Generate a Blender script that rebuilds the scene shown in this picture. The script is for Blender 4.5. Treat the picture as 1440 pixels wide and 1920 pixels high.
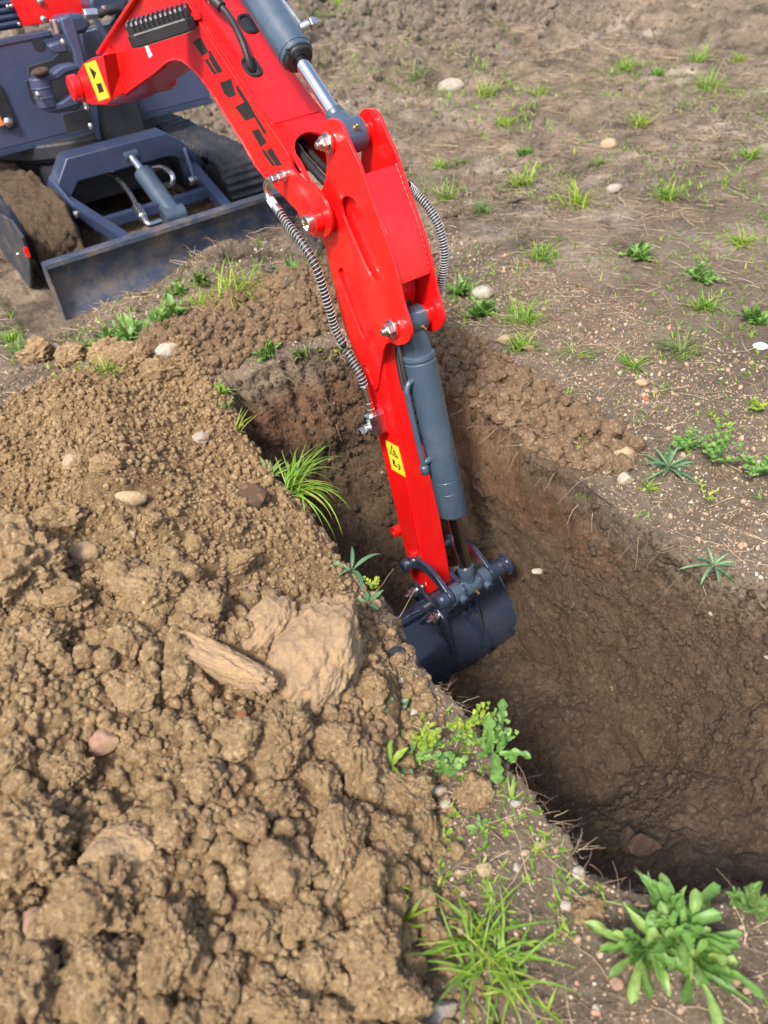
import bpy, bmesh, math, random
import numpy as np
from math import sin, cos, pi, radians, sqrt, atan2
from mathutils import Vector, Matrix
random.seed(7); rng = np.random.RandomState(11)
for o in list(bpy.data.objects): bpy.data.objects.remove(o)
S = bpy.context.scene; COL = S.collection

# ------------------------------------------------------------------ camera, sky, sun
FPX = 1443.0
_pit, _rol = radians(41), radians(7)
Uc = np.array([-sin(_rol)*cos(_pit), cos(_rol)*cos(_pit), sin(_pit)])
def _hv(x):
    a = x-720; b = (Uc[2]*FPX-Uc[0]*a)/Uc[1]; v = np.array([a, b, -FPX]); return v/np.linalg.norm(v)
Pc = _hv(3900); Fc = np.cross(Uc, Pc); RM = np.array([Pc, Fc, Uc]); CAM = np.array([-1.19, 0, 1.6])
cd = bpy.data.cameras.new('camera'); cam = bpy.data.objects.new('camera', cd); COL.objects.link(cam); S.camera = cam
M4 = Matrix.Identity(4)
for i in range(3):
    for j in range(3): M4[i][j] = RM[i][j]
    M4[i][3] = CAM[i]
cam.matrix_world = M4
cd.sensor_fit = 'HORIZONTAL'; cd.sensor_width = 36; cd.lens = 36*FPX/1440; cd.clip_end = 500; cd.clip_start = .02
cd.dof.use_dof = True; cd.dof.focus_distance = 2.35; cd.dof.aperture_fstop = 3.3
S.render.resolution_x = 768; S.render.resolution_y = 1024
w = bpy.data.worlds.new('World'); S.world = w; w.use_nodes = True
nt = w.node_tree; bg = nt.nodes['Background']; sky = nt.nodes.new('ShaderNodeTexSky')
SUN_EL, SUN_AZ = radians(54), radians(238)      # azimuth clockwise from +Y
sky.sky_type = 'NISHITA'; sky.sun_disc = False; sky.sun_elevation = SUN_EL; sky.sun_rotation = SUN_AZ
sky.air_density = 1.0; sky.dust_density = 4.0; sky.ozone_density = 1.0
nt.links.new(sky.outputs[0], bg.inputs[0]); bg.inputs[1].default_value = 0.135
sl = bpy.data.lights.new('sun', 'SUN'); sl.energy = 2.6; sl.angle = radians(11); sl.color = (1, .95, .88)
so = bpy.data.objects.new('sun', sl); COL.objects.link(so)
sd = Vector((sin(SUN_AZ)*cos(SUN_EL), cos(SUN_AZ)*cos(SUN_EL), sin(SUN_EL)))
so.rotation_euler = sd.to_track_quat('Z', 'Y').to_euler()
S.view_settings.view_transform = 'Standard'; S.view_settings.look = 'None'; S.view_settings.exposure = 1.08; S.view_settings.gamma = 1

# pixel (of the 1440x1920 photograph) -> point on a real plane of the scene
def ray(x, y): return RM @ np.array([(x-720)/FPX, (960-y)/FPX, -1.0])
def onX(x, y, c): r = ray(x, y); return Vector(CAM+(c-CAM[0])/r[0]*r)
def onY(x, y, c): r = ray(x, y); return Vector(CAM+(c-CAM[1])/r[1]*r)
def onZ(x, y, c=0): r = ray(x, y); return Vector(CAM+(c-CAM[2])/r[2]*r)

# ------------------------------------------------------------------ noise
def _h(ix, iy, iz, s):
    n = (ix.astype(np.int64)*374761393+iy.astype(np.int64)*668265263+iz.astype(np.int64)*2147483647+s*974634777) & 0xffffffff
    n = ((n ^ (n >> 13))*1274126177) & 0xffffffff
    n = ((n ^ (n >> 16))*2246822519) & 0xffffffff
    return ((n ^ (n >> 15)) & 0xffff)/65535.0
def vn(x, y, z, s=0):
    x0 = np.floor(x); y0 = np.floor(y); z0 = np.floor(z); fx = x-x0; fy = y-y0; fz = z-z0
    fx = fx*fx*(3-2*fx); fy = fy*fy*(3-2*fy); fz = fz*fz*(3-2*fz); r = 0
    for a in (0, 1):
        wx = fx if a else 1-fx
        for b in (0, 1):
            wy = fy if b else 1-fy
            for c in (0, 1):
                r = r+wx*wy*(fz if c else 1-fz)*_h(x0+a, y0+b, z0+c, s)
    return r*2-1
def vn2(x, y, s=0):
    x0 = np.floor(x); y0 = np.floor(y); fx = x-x0; fy = y-y0; z = np.zeros_like(x0)
    fx = fx*fx*(3-2*fx); fy = fy*fy*(3-2*fy); r = 0
    for a in (0, 1):
        for b in (0, 1):
            r = r+(fx if a else 1-fx)*(fy if b else 1-fy)*_h(x0+a, y0+b, z, s)
    return r*2-1
def fb2(x, y, f, o, s=0, g=.5):
    r = 0; a = 1.0
    for i in range(o): r = r+a*vn2(x*f+i*17.3, y*f-i*9.1, s+i); f *= 2.03; a *= g
    return r
def fb3(x, y, z, f, o, s=0, g=.5):
    r = 0; a = 1.0
    for i in range(o): r = r+a*vn(x*f+i*7.7, y*f-i*3.1, z*f+i*5.3, s+i); f *= 2.03; a *= g
    return r
def sst(a, b, x): t = np.clip((x-a)/(b-a), 0, 1); return t*t*(3-2*t)

# ------------------------------------------------------------------ node materials
def mat(name, build):
    m = bpy.data.materials.new(name); m.use_nodes = True; t = m.node_tree
    t.nodes.clear(); out = t.nodes.new('ShaderNodeOutputMaterial'); build(t, out); return m
def N(t, typ, **k):
    n = t.nodes.new(typ)
    for a, b in k.items():
        if a.startswith('_'): n.inputs[a[1:].replace('_', ' ')].default_value = b
        else: setattr(n, a, b)
    return n
def L(t, a, b): t.links.new(a, b)
def noise(t, scale, detail=4, rough=.6, co=None, coord='Object'):
    n = N(t, 'ShaderNodeTexNoise'); n.inputs['Scale'].default_value = scale; n.inputs['Detail'].default_value = detail; n.inputs['Roughness'].default_value = rough
    if co is None: co = N(t, 'ShaderNodeTexCoord').outputs[coord]
    L(t, co, n.inputs['Vector']); return n
def ramp(t, fac, stops):
    r = N(t, 'ShaderNodeValToRGB'); cr = r.color_ramp
    while len(cr.elements) < len(stops): cr.elements.new(.5)
    for e, (p, c) in zip(cr.elements, stops): e.position = p; e.color = (*c, 1) if len(c) == 3 else c
    L(t, fac, r.inputs[0]); return r
def mixc(t, fac, a, b, typ='MIX'):
    m = N(t, 'ShaderNodeMix', data_type='RGBA', blend_type=typ)
    for s, v in ((0, fac), (6, a), (7, b)):
        if isinstance(v, (int, float)): m.inputs[s].default_value = v
        elif isinstance(v, tuple): m.inputs[s].default_value = (*v, 1)
        else: L(t, v, m.inputs[s])
    return m.outputs[2]
def bump(t, h, st, dist, prev=None):
    b = N(t, 'ShaderNodeBump'); b.inputs['Strength'].default_value = st; b.inputs['Distance'].default_value = dist; L(t, h, b.inputs['Height'])
    if prev: L(t, prev, b.inputs['Normal'])
    return b.outputs[0]
def paint(name, col, rough=.3, coat=.5, metal=0, dust=.0, dustcol=(.25, .17, .1), dscale=9, chips=0, dth=.5):
    def f(t, o):
        p = N(t, 'ShaderNodeBsdfPrincipled'); c = col
        n1 = noise(t, 3.5, 3); n2 = noise(t, 60, 5)
        v = ramp(t, n1.outputs[0], [(.3, tuple(x*.86 for x in col)), (.7, tuple(min(1, x*1.08) for x in col))]).outputs[0]
        if dust:
            nd = noise(t, dscale, 8, .72); g = ramp(t, nd.outputs[0], [(dth, (0, 0, 0)), (dth+.22, (dust,)*3)])
            v = mixc(t, g.outputs[0], v, dustcol)
        if chips:
            vo = N(t, 'ShaderNodeTexVoronoi'); vo.inputs['Scale'].default_value = 95; L(t, N(t, 'ShaderNodeTexCoord').outputs['Object'], vo.inputs['Vector'])
            nm = noise(t, 6, 2); th = ramp(t, vo.outputs['Distance'], [(.0, (1, 1, 1)), (.13, (0, 0, 0))])
            nr = ramp(t, nm.outputs[0], [(.5, (0, 0, 0)), (.62, (chips,)*3)])
            mm = N(t, 'ShaderNodeMath', operation='MULTIPLY'); L(t, th.outputs[0], mm.inputs[0]); L(t, nr.outputs[0], mm.inputs[1])
            v = mixc(t, mm.outputs[0], v, (.4, .36, .3))
        L(t, v, p.inputs['Base Color'])
        rr = ramp(t, n2.outputs[0], [(.3, (rough*.8,)*3), (.7, (rough*1.3,)*3)]); L(t, rr.outputs[0], p.inputs['Roughness'])
        p.inputs['Metallic'].default_value = metal; p.inputs['Coat Weight'].default_value = coat; p.inputs['Coat Roughness'].default_value = .08
        L(t, bump(t, noise(t, 140, 3).outputs[0], .06, .002), p.inputs['Normal'])
        L(t, p.outputs[0], o.inputs[0])
    return mat(name, f)
MT = {}
MT['red'] = paint('red paint', (.70, .006, .006), .33, .4, dust=.16, dscale=4, dustcol=(.50, .12, .08), chips=.5)
MT['red2'] = paint('red paint panel', (.80, .012, .012), .4, .3, dust=.1)
MT['cylgrey'] = paint('slate grey paint', (.042, .068, .10), .36, .45, dust=.22, dscale=7, dustcol=(.16, .15, .14), chips=1)
MT['blue'] = paint('dark blue grey paint', (.028, .042, .085), .38, .4, dust=.3, dscale=6, dustcol=(.12, .11, .11), chips=.8)
MT['bucketp'] = paint('bucket navy paint', (.021, .032, .058), .24, .6, dust=.3, dscale=8, dustcol=(.10, .085, .08), chips=.7)
MT['plateblue'] = paint('blue grey plate paint', (.044, .060, .115), .45, .3, dust=.35, dscale=2.5, dustcol=(.085, .06, .095), chips=.6)
MT['bladep'] = paint('worn blade paint', (.036, .052, .088), .5, .1, dust=.85, dscale=5, dustcol=(.19, .15, .11), chips=1, dth=.44)
MT['steel'] = paint('zinc plated steel', (.62, .61, .58), .28, 0, 1, dust=.15)
MT['chrome'] = paint('chrome rod', (.75, .75, .76), .07, 0, 1)
MT['darkrod'] = paint('dusty chrome rod', (.50, .46, .43), .20, 0, 1, dust=.2, dustcol=(.1, .075, .06))
MT['brass'] = paint('brass', (.6, .42, .16), .3, 0, 1)
MT['rubber'] = paint('black rubber', (.012, .012, .014), .5, 0, dust=.25, dustcol=(.08, .07, .06))
MT['springm'] = paint('galvanised spring wire', (.5, .5, .5), .4, 0, 0)
MT['black'] = paint('matt black plastic', (.018, .019, .022), .42, .1, dust=.15, dustcol=(.08, .08, .08))
MT['decal'] = paint('black decal', (.018, .019, .017), .45, .1, dust=.2, dustcol=(.07, .06, .05))
MT['yellow'] = paint('yellow label', (.80, .62, .03), .45, .2)
MT['orange'] = paint('orange label', (.85, .25, .06), .45, .2)
MT['white'] = paint('white label', (.7, .7, .7), .5, .1)
MT['dark'] = paint('dark grease metal', (.014, .016, .022), .6, 0, dust=.5, dscale=5, dustcol=(.07, .05, .035))

MT['dirtymetal'] = paint('muddy dark metal', (.03, .035, .045), .6, 0, dust=.9, dscale=9, dustcol=(.17, .115, .07))
def soil(name, base, dark, pale, attr=False, bs=1.0):
    def f(t, o):
        p = N(t, 'ShaderNodeBsdfPrincipled'); co = N(t, 'ShaderNodeNewGeometry').outputs['Position']
        n1 = noise(t, 2.2, 5, .6, co); n2 = noise(t, 26, 6, .7, co); n3 = noise(t, 160, 4, .7, co)
        if attr:
            a = N(t, 'ShaderNodeAttribute', attribute_name='soilcol'); b = a.outputs['Color']
            d = mixc(t, 1.0, b, (.58, .54, .50), 'MULTIPLY'); pl = mixc(t, 1.0, b, (1.42, 1.44, 1.42), 'MULTIPLY')
        else:
            b = base; d = dark; pl = pale
        c = mixc(t, ramp(t, n2.outputs[0], [(.36, (0, 0, 0)), (.64, (1, 1, 1))]).outputs[0], d, b)
        c = mixc(t, ramp(t, n3.outputs[0], [(.50, (0, 0, 0)), (.72, (.8,)*3)]).outputs[0], c, pl)
        c = mixc(t, ramp(t, n1.outputs[0], [(.35, (.0,)*3), (.65, (.35,)*3)]).outputs[0], c, d)
        L(t, c, p.inputs['Base Color']); p.inputs['Roughness'].default_value = .93; p.inputs['Specular IOR Level'].default_value = .22
        b1 = bump(t, n2.outputs[0], .5*bs, .012); b2 = bump(t, n3.outputs[0], .5*bs, .004, b1)
        v1 = N(t, 'ShaderNodeTexVoronoi'); v1.inputs['Scale'].default_value = 210; wv = mixc(t, .02, co, n3.outputs['Color'], 'ADD'); L(t, wv, v1.inputs['Vector'])
        iv = N(t, 'ShaderNodeMath', operation='SUBTRACT'); iv.inputs[0].default_value = 1; L(t, v1.outputs['Distance'], iv.inputs[1])
        b3 = bump(t, iv.outputs[0], .9*bs, .005, b2); L(t, b3, p.inputs['Normal'])
        v2 = N(t, 'ShaderNodeTexVoronoi'); v2.inputs['Scale'].default_value = 120; L(t, wv, v2.inputs['Vector']); sv = N(t, 'ShaderNodeSeparateColor'); L(t, v2.outputs['Color'], sv.inputs[0])
        c = mixc(t, ramp(t, sv.outputs[0], [(.0, (.55,)*3), (.3, (0,)*3)]).outputs[0], c, d); c = mixc(t, ramp(t, sv.outputs[1], [(.80, (0,)*3), (1, (.75,)*3)]).outputs[0], c, pl if attr else pale)
        L(t, c, p.inputs['Base Color'])
        L(t, p.outputs[0], o.inputs[0])
    return mat(name, f)
MT['ground'] = soil('soil ground', None, None, None, True)
MT['clod'] = soil('tan crumbly soil', (.47, .325, .172), (.26, .165, .083), (.62, .46, .27))
MT['fieldclod'] = soil('grey brown soil', (.225, .18, .135), (.11, .084, .062), (.42, .355, .28))
MT['clodred'] = soil('reddish crumbly soil', (.31, .205, .12), (.18, .115, .065), (.45, .32, .20))
MT['mud'] = soil('brown mud', (.125, .086, .056), (.075, .05, .033), (.19, .14, .095))
MT['trackmud'] = soil('drying track mud', (.23, .16, .10), (.13, .088, .055), (.33, .24, .16), bs=1.6)
def stone(name, base, dirt, amt):
    def f(t, o):
        p = N(t, 'ShaderNodeBsdfPrincipled'); n1 = noise(t, 24, 7, .7); n2 = noise(t, 130, 6, .7)
        c = ramp(t, n2.outputs[0], [(.3, tuple(x*.75 for x in base)), (.7, tuple(x*1.15 for x in base))]).outputs[0]
        c = mixc(t, ramp(t, n1.outputs[0], [(.62-amt*.35, (0, 0, 0)), (.72-amt*.2, (1, 1, 1))]).outputs[0], c, dirt)
        L(t, c, p.inputs['Base Color']); p.inputs['Roughness'].default_value = .8; p.inputs['Specular IOR Level'].default_value = .3
        L(t, bump(t, n2.outputs[0], .8, .005, bump(t, n1.outputs[0], .8, .012)), p.inputs['Normal']); L(t, p.outputs[0], o.inputs[0])
    return mat(name, f)
MT['boulder'] = stone('dusty sandstone', (.29, .20, .125), (.36, .245, .13), .7)
MT['whitestone'] = stone('white limestone', (.42, .38, .31), (.27, .20, .13), .5)
MT['greystone'] = stone('grey stone', (.34, .31, .27), (.30, .21, .13), .45)
MT['pinkstone'] = stone('pinkish stone', (.34, .20, .15), (.33, .22, .13), .6)
MT['tanstone'] = stone('tan stone', (.38, .29, .18), (.33, .22, .12), .4)
MT['slate'] = stone('dark shard', (.09, .055, .035), (.2, .12, .07), .3)
MT['blackstone'] = stone('black flint', (.03, .032, .04), (.2, .13, .08), .2)
MT['brick'] = stone('red brick bit', (.45, .12, .06), (.30, .18, .1), .4)
def pebm(t, o):
    p = N(t, 'ShaderNodeBsdfPrincipled'); g = N(t, 'ShaderNodeNewGeometry')
    c = ramp(t, g.outputs['Random Per Island'], [(0, (.2, .13, .08)), (.35, (.32, .22, .14)), (.6, (.38, .31, .23)), (.8, (.42, .22, .15)), (.9, (.42, .38, .31)), (1, (.52, .49, .42))])
    L(t, mixc(t, ramp(t, noise(t, 60, 5).outputs[0], [(.4, (0,)*3), (.65, (.6,)*3)]).outputs[0], c.outputs[0], (.27, .18, .1)), p.inputs['Base Color']); p.inputs['Roughness'].default_value = .8; L(t, p.outputs[0], o.inputs[0])
MT['pebble'] = mat('mixed gravel', pebm)
def strawm(t, o):
    p = N(t, 'ShaderNodeBsdfPrincipled'); g = N(t, 'ShaderNodeNewGeometry')
    c = ramp(t, g.outputs['Random Per Island'], [(0, (.10, .06, .04)), (.4, (.22, .14, .09)), (.75, (.36, .26, .17)), (1, (.52, .42, .28))])
    L(t, c.outputs[0], p.inputs['Base Color']); p.inputs['Roughness'].default_value = .75; L(t, p.outputs[0], o.inputs[0])
MT['straw'] = mat('dry stalks', strawm)
def leafm(name, stops, tr=.35):
    def f(t, o):
        p = N(t, 'ShaderNodeBsdfPrincipled'); g = N(t, 'ShaderNodeNewGeometry')
        c = ramp(t, g.outputs['Random Per Island'], stops).outputs[0]
        uv = N(t, 'ShaderNodeUVMap'); sx = N(t, 'ShaderNodeSeparateXYZ'); L(t, uv.outputs[0], sx.inputs[0])
        rib = ramp(t, sx.outputs[0], [(.42, (0, 0, 0)), (.5, (.5,)*3), (.58, (0, 0, 0))])
        c = mixc(t, rib.outputs[0], c, (.24, .34, .10))
        n = noise(t, 35, 4); c = mixc(t, ramp(t, n.outputs[0], [(.35, (.45,)*3), (.6, (0,)*3)]).outputs[0], c, tuple(x*.5 for x in stops[0][1]))
        L(t, c, p.inputs['Base Color']); p.inputs['Roughness'].default_value = .42; p.inputs['Specular IOR Level'].default_value = .35
        L(t, bump(t, noise(t, 90, 3).outputs[0], .3, .002), p.inputs['Normal'])
        tl = N(t, 'ShaderNodeBsdfTranslucent'); L(t, mixc(t, 1.0, c, (1.3, 1.35, .55), 'MULTIPLY'), tl.inputs[0]); m = N(t, 'ShaderNodeMixShader'); m.inputs[0].default_value = tr
        L(t, p.outputs[0], m.inputs[1]); L(t, tl.outputs[0], m.inputs[2]); L(t, m.outputs[0], o.inputs[0])
    return mat(name, f)
MT['grass'] = leafm('fresh grass', [(0, (.12, .25, .03)), (.5, (.22, .39, .045)), (.85, (.36, .50, .08)), (1, (.52, .50, .15))], .4)
MT['leaf'] = leafm('mid green leaf', [(0, (.10, .22, .05)), (.5, (.17, .33, .08)), (1, (.33, .46, .14))])
MT['glauc'] = leafm('blue green leaf', [(0, (.06, .14, .07)), (.5, (.12, .23, .12)), (1, (.22, .34, .18))], .25)
MT['dull'] = leafm('dull olive leaf', [(0, (.09, .15, .04)), (.6, (.17, .25, .07)), (1, (.33, .34, .13))], .3)
MT['lime'] = leafm('yellow green leaf', [(0, (.20, .33, .04)), (.6, (.33, .46, .06)), (1, (.5, .52, .08))], .4)

# ------------------------------------------------------------------ objects
def link(name, me, m=None, parent=None, loc=None, smooth=None):
    o = bpy.data.objects.new(name, me); COL.objects.link(o)
    if m is not None and me is not None and len(me.materials) == 0: me.materials.append(MT[m] if isinstance(m, str) else m)
    if parent: o.parent = parent
    if loc is not None: o.location = loc
    if smooth is not None:
        me.polygons.foreach_set('use_smooth', [True]*len(me.polygons))
        if smooth < 180: me.set_sharp_from_angle(angle=radians(smooth))
    return o
def tag(o, label=None, cat=None, group=None, kind=None):
    if label: o['label'] = label
    if cat: o['category'] = cat
    if group: o['group'] = group
    if kind: o['kind'] = kind
    return o
def empty(name, loc=(0, 0, 0)):
    o = bpy.data.objects.new(name, None); o.empty_display_size = .1; COL.objects.link(o); o.location = loc; return o
def npmesh(name, V, Fq, smooth=True, uv=None):
    """V (n,3), Fq (m,k) numpy"""
    me = bpy.data.meshes.new(name); V = np.asarray(V, np.float32); Fq = np.asarray(Fq, np.int32); k = Fq.shape[1]
    me.vertices.add(len(V)); me.vertices.foreach_set('co', V.ravel())
    me.loops.add(Fq.size); me.loops.foreach_set('vertex_index', Fq.ravel())
    me.polygons.add(len(Fq)); me.polygons.foreach_set('loop_start', np.arange(0, Fq.size, k, dtype=np.int32))
    try: me.polygons.foreach_set('loop_total', np.full(len(Fq), k, np.int32))
    except Exception: pass
    me.polygons.foreach_set('use_smooth', np.full(len(Fq), smooth, bool))
    if uv is not None:
        l = me.uv_layers.new(name='UVMap'); l.data.foreach_set('uv', np.asarray(uv, np.float32)[Fq.ravel()].ravel())
    me.update(calc_edges=True); me.validate(); return me
class MB:
    """collects shapes into ONE mesh"""
    def __init__(s): s.bm = bmesh.new()
    def _add(s, vs, fs):
        b = [s.bm.verts.new(v) for v in vs]
        for f in fs:
            try: s.bm.faces.new([b[i] for i in f])
            except ValueError: pass
        return s
    def box(s, c, size, R=None, bev=0):
        b = bmesh.new(); bmesh.ops.create_cube(b, size=1)
        for v in b.verts: v.co = Vector((v.co.x*size[0], v.co.y*size[1], v.co.z*size[2]))
        if bev: bmesh.ops.bevel(b, geom=b.edges[:], offset=bev, segments=2, affect='EDGES')
        for v in b.verts: v.co = (R @ v.co if R else v.co)+Vector(c)
        return s.merge(b)
    def merge(s, b):
        b.verts.index_update(); s._add([v.co.copy() for v in b.verts], [[v.index for v in f.verts] for f in b.faces]); b.free(); return s
    def cyl(s, a, b, r, n=32, r2=None, ch=0, cap=True):
        a = Vector(a); b = Vector(b); d = (b-a); Ln = d.length; q = d.to_track_quat('Z', 'Y').to_matrix(); r2 = r if r2 is None else r2
        prof = [(0, r), (Ln, r2)] if not ch else [(0, r-ch), (ch, r), (Ln-ch, r2), (Ln, r2-ch)]
        return s.lathe(a, q, prof, n, cap)
    def lathe(s, o, q, prof, n=32, cap=True):
        vs = []; fs = []
        for z, r in prof:
            for i in range(n): t = 2*pi*i/n; vs.append(o+q@Vector((r*cos(t), r*sin(t), z)))
        for k in range(len(prof)-1):
            for i in range(n): j = (i+1) % n; fs.append((k*n+i, k*n+j, (k+1)*n+j, (k+1)*n+i))
        if cap: fs.append(tuple(range(n))[::-1]); fs.append(tuple(range((len(prof)-1)*n, len(prof)*n)))
        return s._add(vs, fs)
    def ring(s, a, b, ro, ri, n=32):
        a = Vector(a); b = Vector(b); Ln = (b-a).length; q = (b-a).to_track_quat('Z', 'Y').to_matrix()
        c = min((ro-ri)*.2, Ln*.2)
        prof = [(0, ri), (0, ro-c), (c, ro), (Ln-c, ro), (Ln, ro-c), (Ln, ri), (0, ri)]
        return s.lathe(a, q, prof, n, False)
    def tube(s, pts, r, n=10, cap=True, radii=None):
        pts = [Vector(p) for p in pts]; vs = []; fs = []; up = None
        for i, p in enumerate(pts):
            d = (pts[min(i+1, len(pts)-1)]-pts[max(i-1, 0)]).normalized()
            if up is None: up = d.orthogonal().normalized()
            up = (up-d*up.dot(d)).normalized(); sd_ = d.cross(up); rr = radii[i] if radii else r
            for k in range(n): t = 2*pi*k/n; vs.append(p+rr*(cos(t)*up+sin(t)*sd_))
        for i in range(len(pts)-1):
            for k in range(n): j = (k+1) % n; fs.append((i*n+k, i*n+j, (i+1)*n+j, (i+1)*n+k))
        if cap: fs.append(tuple(range(n))[::-1]); fs.append(tuple(range((len(pts)-1)*n, len(pts)*n)))
        return s._add(vs, fs)
    def poly(s, pts): return s._add([Vector(p) for p in pts], [tuple(range(len(pts)))])
    def sphere(s, c, r, sc=(1, 1, 1), sub=3):
        b = bmesh.new(); bmesh.ops.create_icosphere(b, subdivisions=sub, radius=r)
        for v in b.verts: v.co = Vector((v.co.x*sc[0], v.co.y*sc[1], v.co.z*sc[2]))+Vector(c)
        return s.merge(b)
    def build(s, name, m, parent=None, smooth=35, bevel=0):
        bmesh.ops.recalc_face_normals(s.bm, faces=s.bm.faces[:])
        me = bpy.data.meshes.new(name); s.bm.to_mesh(me); s.bm.free()
        o = link(name, me, m, parent, smooth=smooth)
        if bevel:
            md = o.modifiers.new('bevel', 'BEVEL'); md.width = bevel; md.segments = 2; md.limit_method = 'ANGLE'; md.angle_limit = radians(40)
        return o
def hexnut(mb, c, ax, r, h, washer=0):
    c = Vector(c); ax = Vector(ax).normalized()
    if washer: mb.cyl(c, c+ax*.006, washer, 28, ch=.001); c = c+ax*.006
    mb.cyl(c, c+ax*h, r, 6, ch=min(.003, r*.12))
    mb.cyl(c+ax*h, c+ax*(h+.004), r*.8, 24, ch=.001); mb.cyl(c+ax*(h+.004), c+ax*(h+.016), r*.5, 20, ch=.002); return mb
def plate(name, outer, x0, x1, m, parent=None, holes=(), bev=.0015, smooth=30):
    """flat plate: outline in the (y, z) plane, from x0 to x1, rounded edges, holes cut through"""
    cu = bpy.data.curves.new('c', 'CURVE'); cu.dimensions = '2D'; cu.fill_mode = 'BOTH'
    for pl in [outer]+list(holes):
        sp = cu.splines.new('POLY'); sp.points.add(len(pl)-1); sp.use_cyclic_u = True
        for p, q in zip(sp.points, pl): p.co = (q[0], q[1], 0, 1)
    cu.extrude = (x1-x0)/2-bev; cu.bevel_depth = bev; cu.bevel_resolution = 1; cu.offset = -bev
    tmp = bpy.data.objects.new('t', cu); COL.objects.link(tmp); dg = bpy.context.evaluated_depsgraph_get(); dg.update()
    me = bpy.data.meshes.new_from_object(tmp.evaluated_get(dg)); bpy.data.objects.remove(tmp); bpy.data.curves.remove(cu)
    me.name = name; n = len(me.vertices); co = np.empty(n*3, np.float32); me.vertices.foreach_get('co', co); co = co.reshape(-1, 3)
    me.vertices.foreach_set('co', np.stack([co[:, 2]+(x0+x1)/2, co[:, 0], co[:, 1]], 1).ravel()); me.materials.clear(); me.update()
    bm = bmesh.new(); bm.from_mesh(me); bmesh.ops.remove_doubles(bm, verts=bm.verts[:], dist=1e-5); bmesh.ops.recalc_face_normals(bm, faces=bm.faces[:]); bm.to_mesh(me); bm.free()
    return link(name, me, m, parent, smooth=smooth)
def cat(P, n=6, closed=False):
    """Catmull-Rom smoothing of a list of points"""
    P = [Vector(p) for p in P]; out = []; m = len(P); rngi = range(m) if closed else range(m-1)
    for i in rngi:
        if closed: a, b, c, d = P[(i-1) % m], P[i], P[(i+1) % m], P[(i+2) % m]
        else: a, b, c, d = P[max(i-1, 0)], P[i], P[i+1], P[min(i+2, m-1)]
        for k in range(n):
            t = k/n; out.append(.5*((2*b)+(c-a)*t+(2*a-5*b+4*c-d)*t*t+(3*b-a-3*c+d)*t**3))
    if not closed: out.append(P[-1])
    return out
def pxs(lst, x, smooth=0):
    """photo outline -> (y, z) outline on the plane at x"""
    r = [onX(a, b, x) for a, b in lst]; r = [Vector((p.y, p.z, 0)) for p in r]
    if smooth: r = cat(r, smooth, True)
    return [(p.x, p.y) for p in r]
c1 = lambda x, y: (x*.3611, y*.3611)
c2 = lambda x, y: (380+x*.2778, y*.2778)
c3 = lambda x, y: (480+x*.2778, 180+y*.2778)
c4 = lambda x, y: (620+x*.25, 540+y*.25)
c5 = lambda x, y: (680+x*.2361, 900+y*.2361)
# ------------------------------------------------------------------ terrain: one sheet from the feet to the horizon
def interp(y, ys, xs): return np.interp(y, ys, xs)
def worley2(x, y, s=0):
    x0 = np.floor(x); y0 = np.floor(y); best = np.full(x.shape, 9.0); z = np.zeros_like(x0)
    for a in (-1, 0, 1):
        for b in (-1, 0, 1):
            cx_, cy_ = x0+a, y0+b; dx = cx_+_h(cx_, cy_, z, s)-x; dy = cy_+_h(cx_, cy_, z+7, s)-y; best = np.minimum(best, dx*dx+dy*dy)
    return np.sqrt(best)
def worley3(x, y, z, s=0):
    x0 = np.floor(x); y0 = np.floor(y); z0 = np.floor(z); best = np.full(x.shape, 9.0)
    for a in (-1, 0, 1):
        for b in (-1, 0, 1):
            for c in (-1, 0, 1):
                cx_, cy_, cz_ = x0+a, y0+b, z0+c; k = _h(cx_, cy_, cz_, s)
                dx = cx_+k-x; dy = cy_+(k*7.31) % 1-y; dz = cz_+(k*23.7) % 1-z; best = np.minimum(best, dx*dx+dy*dy+dz*dz)
    return np.sqrt(best)
def dome(f, k=1.25): return np.sqrt(np.maximum(0, 1-(f*k)**2))
def rimL(y): return interp(y, [.0, .37, .45, .7, 1.3, 2.09, 2.46, 2.7], [-.64, -.60, -.565, -.55, -.525, -.47, -.40, -.35])+.020*vn2(y*8, y*0+3, 5)+.014*vn2(y*23, y*0, 6)+.007*vn2(y*60, y*0, 7)
def rimR(y): return interp(y, [0, .3, .66, .88, 1.1, 1.28, 1.56, 2.0, 2.4, 2.7], [.48, .42, .335, .30, .285, .262, .27, .30, .27, .22])+.016*vn2(y*6, y*0+8, 15)+.006*vn2(y*19, y*0, 16)
def footR(y): return interp(y, [.2, .5, .75, 1.1, 1.5, 2.0, 2.6], [.0, .03, .06, .11, .25, .24, .15])+.015*vn2(y*5, y*0+1, 25)
def toe(y): return interp(y, [0, .45, .57, .65, .82, 1.05, 1.4, 2, 2.4, 2.7, 3.0], [-1.08, -.99, -.92, -.84, -.75, -.61, -.515, -.445, -.40, -.36, -.36])
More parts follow.
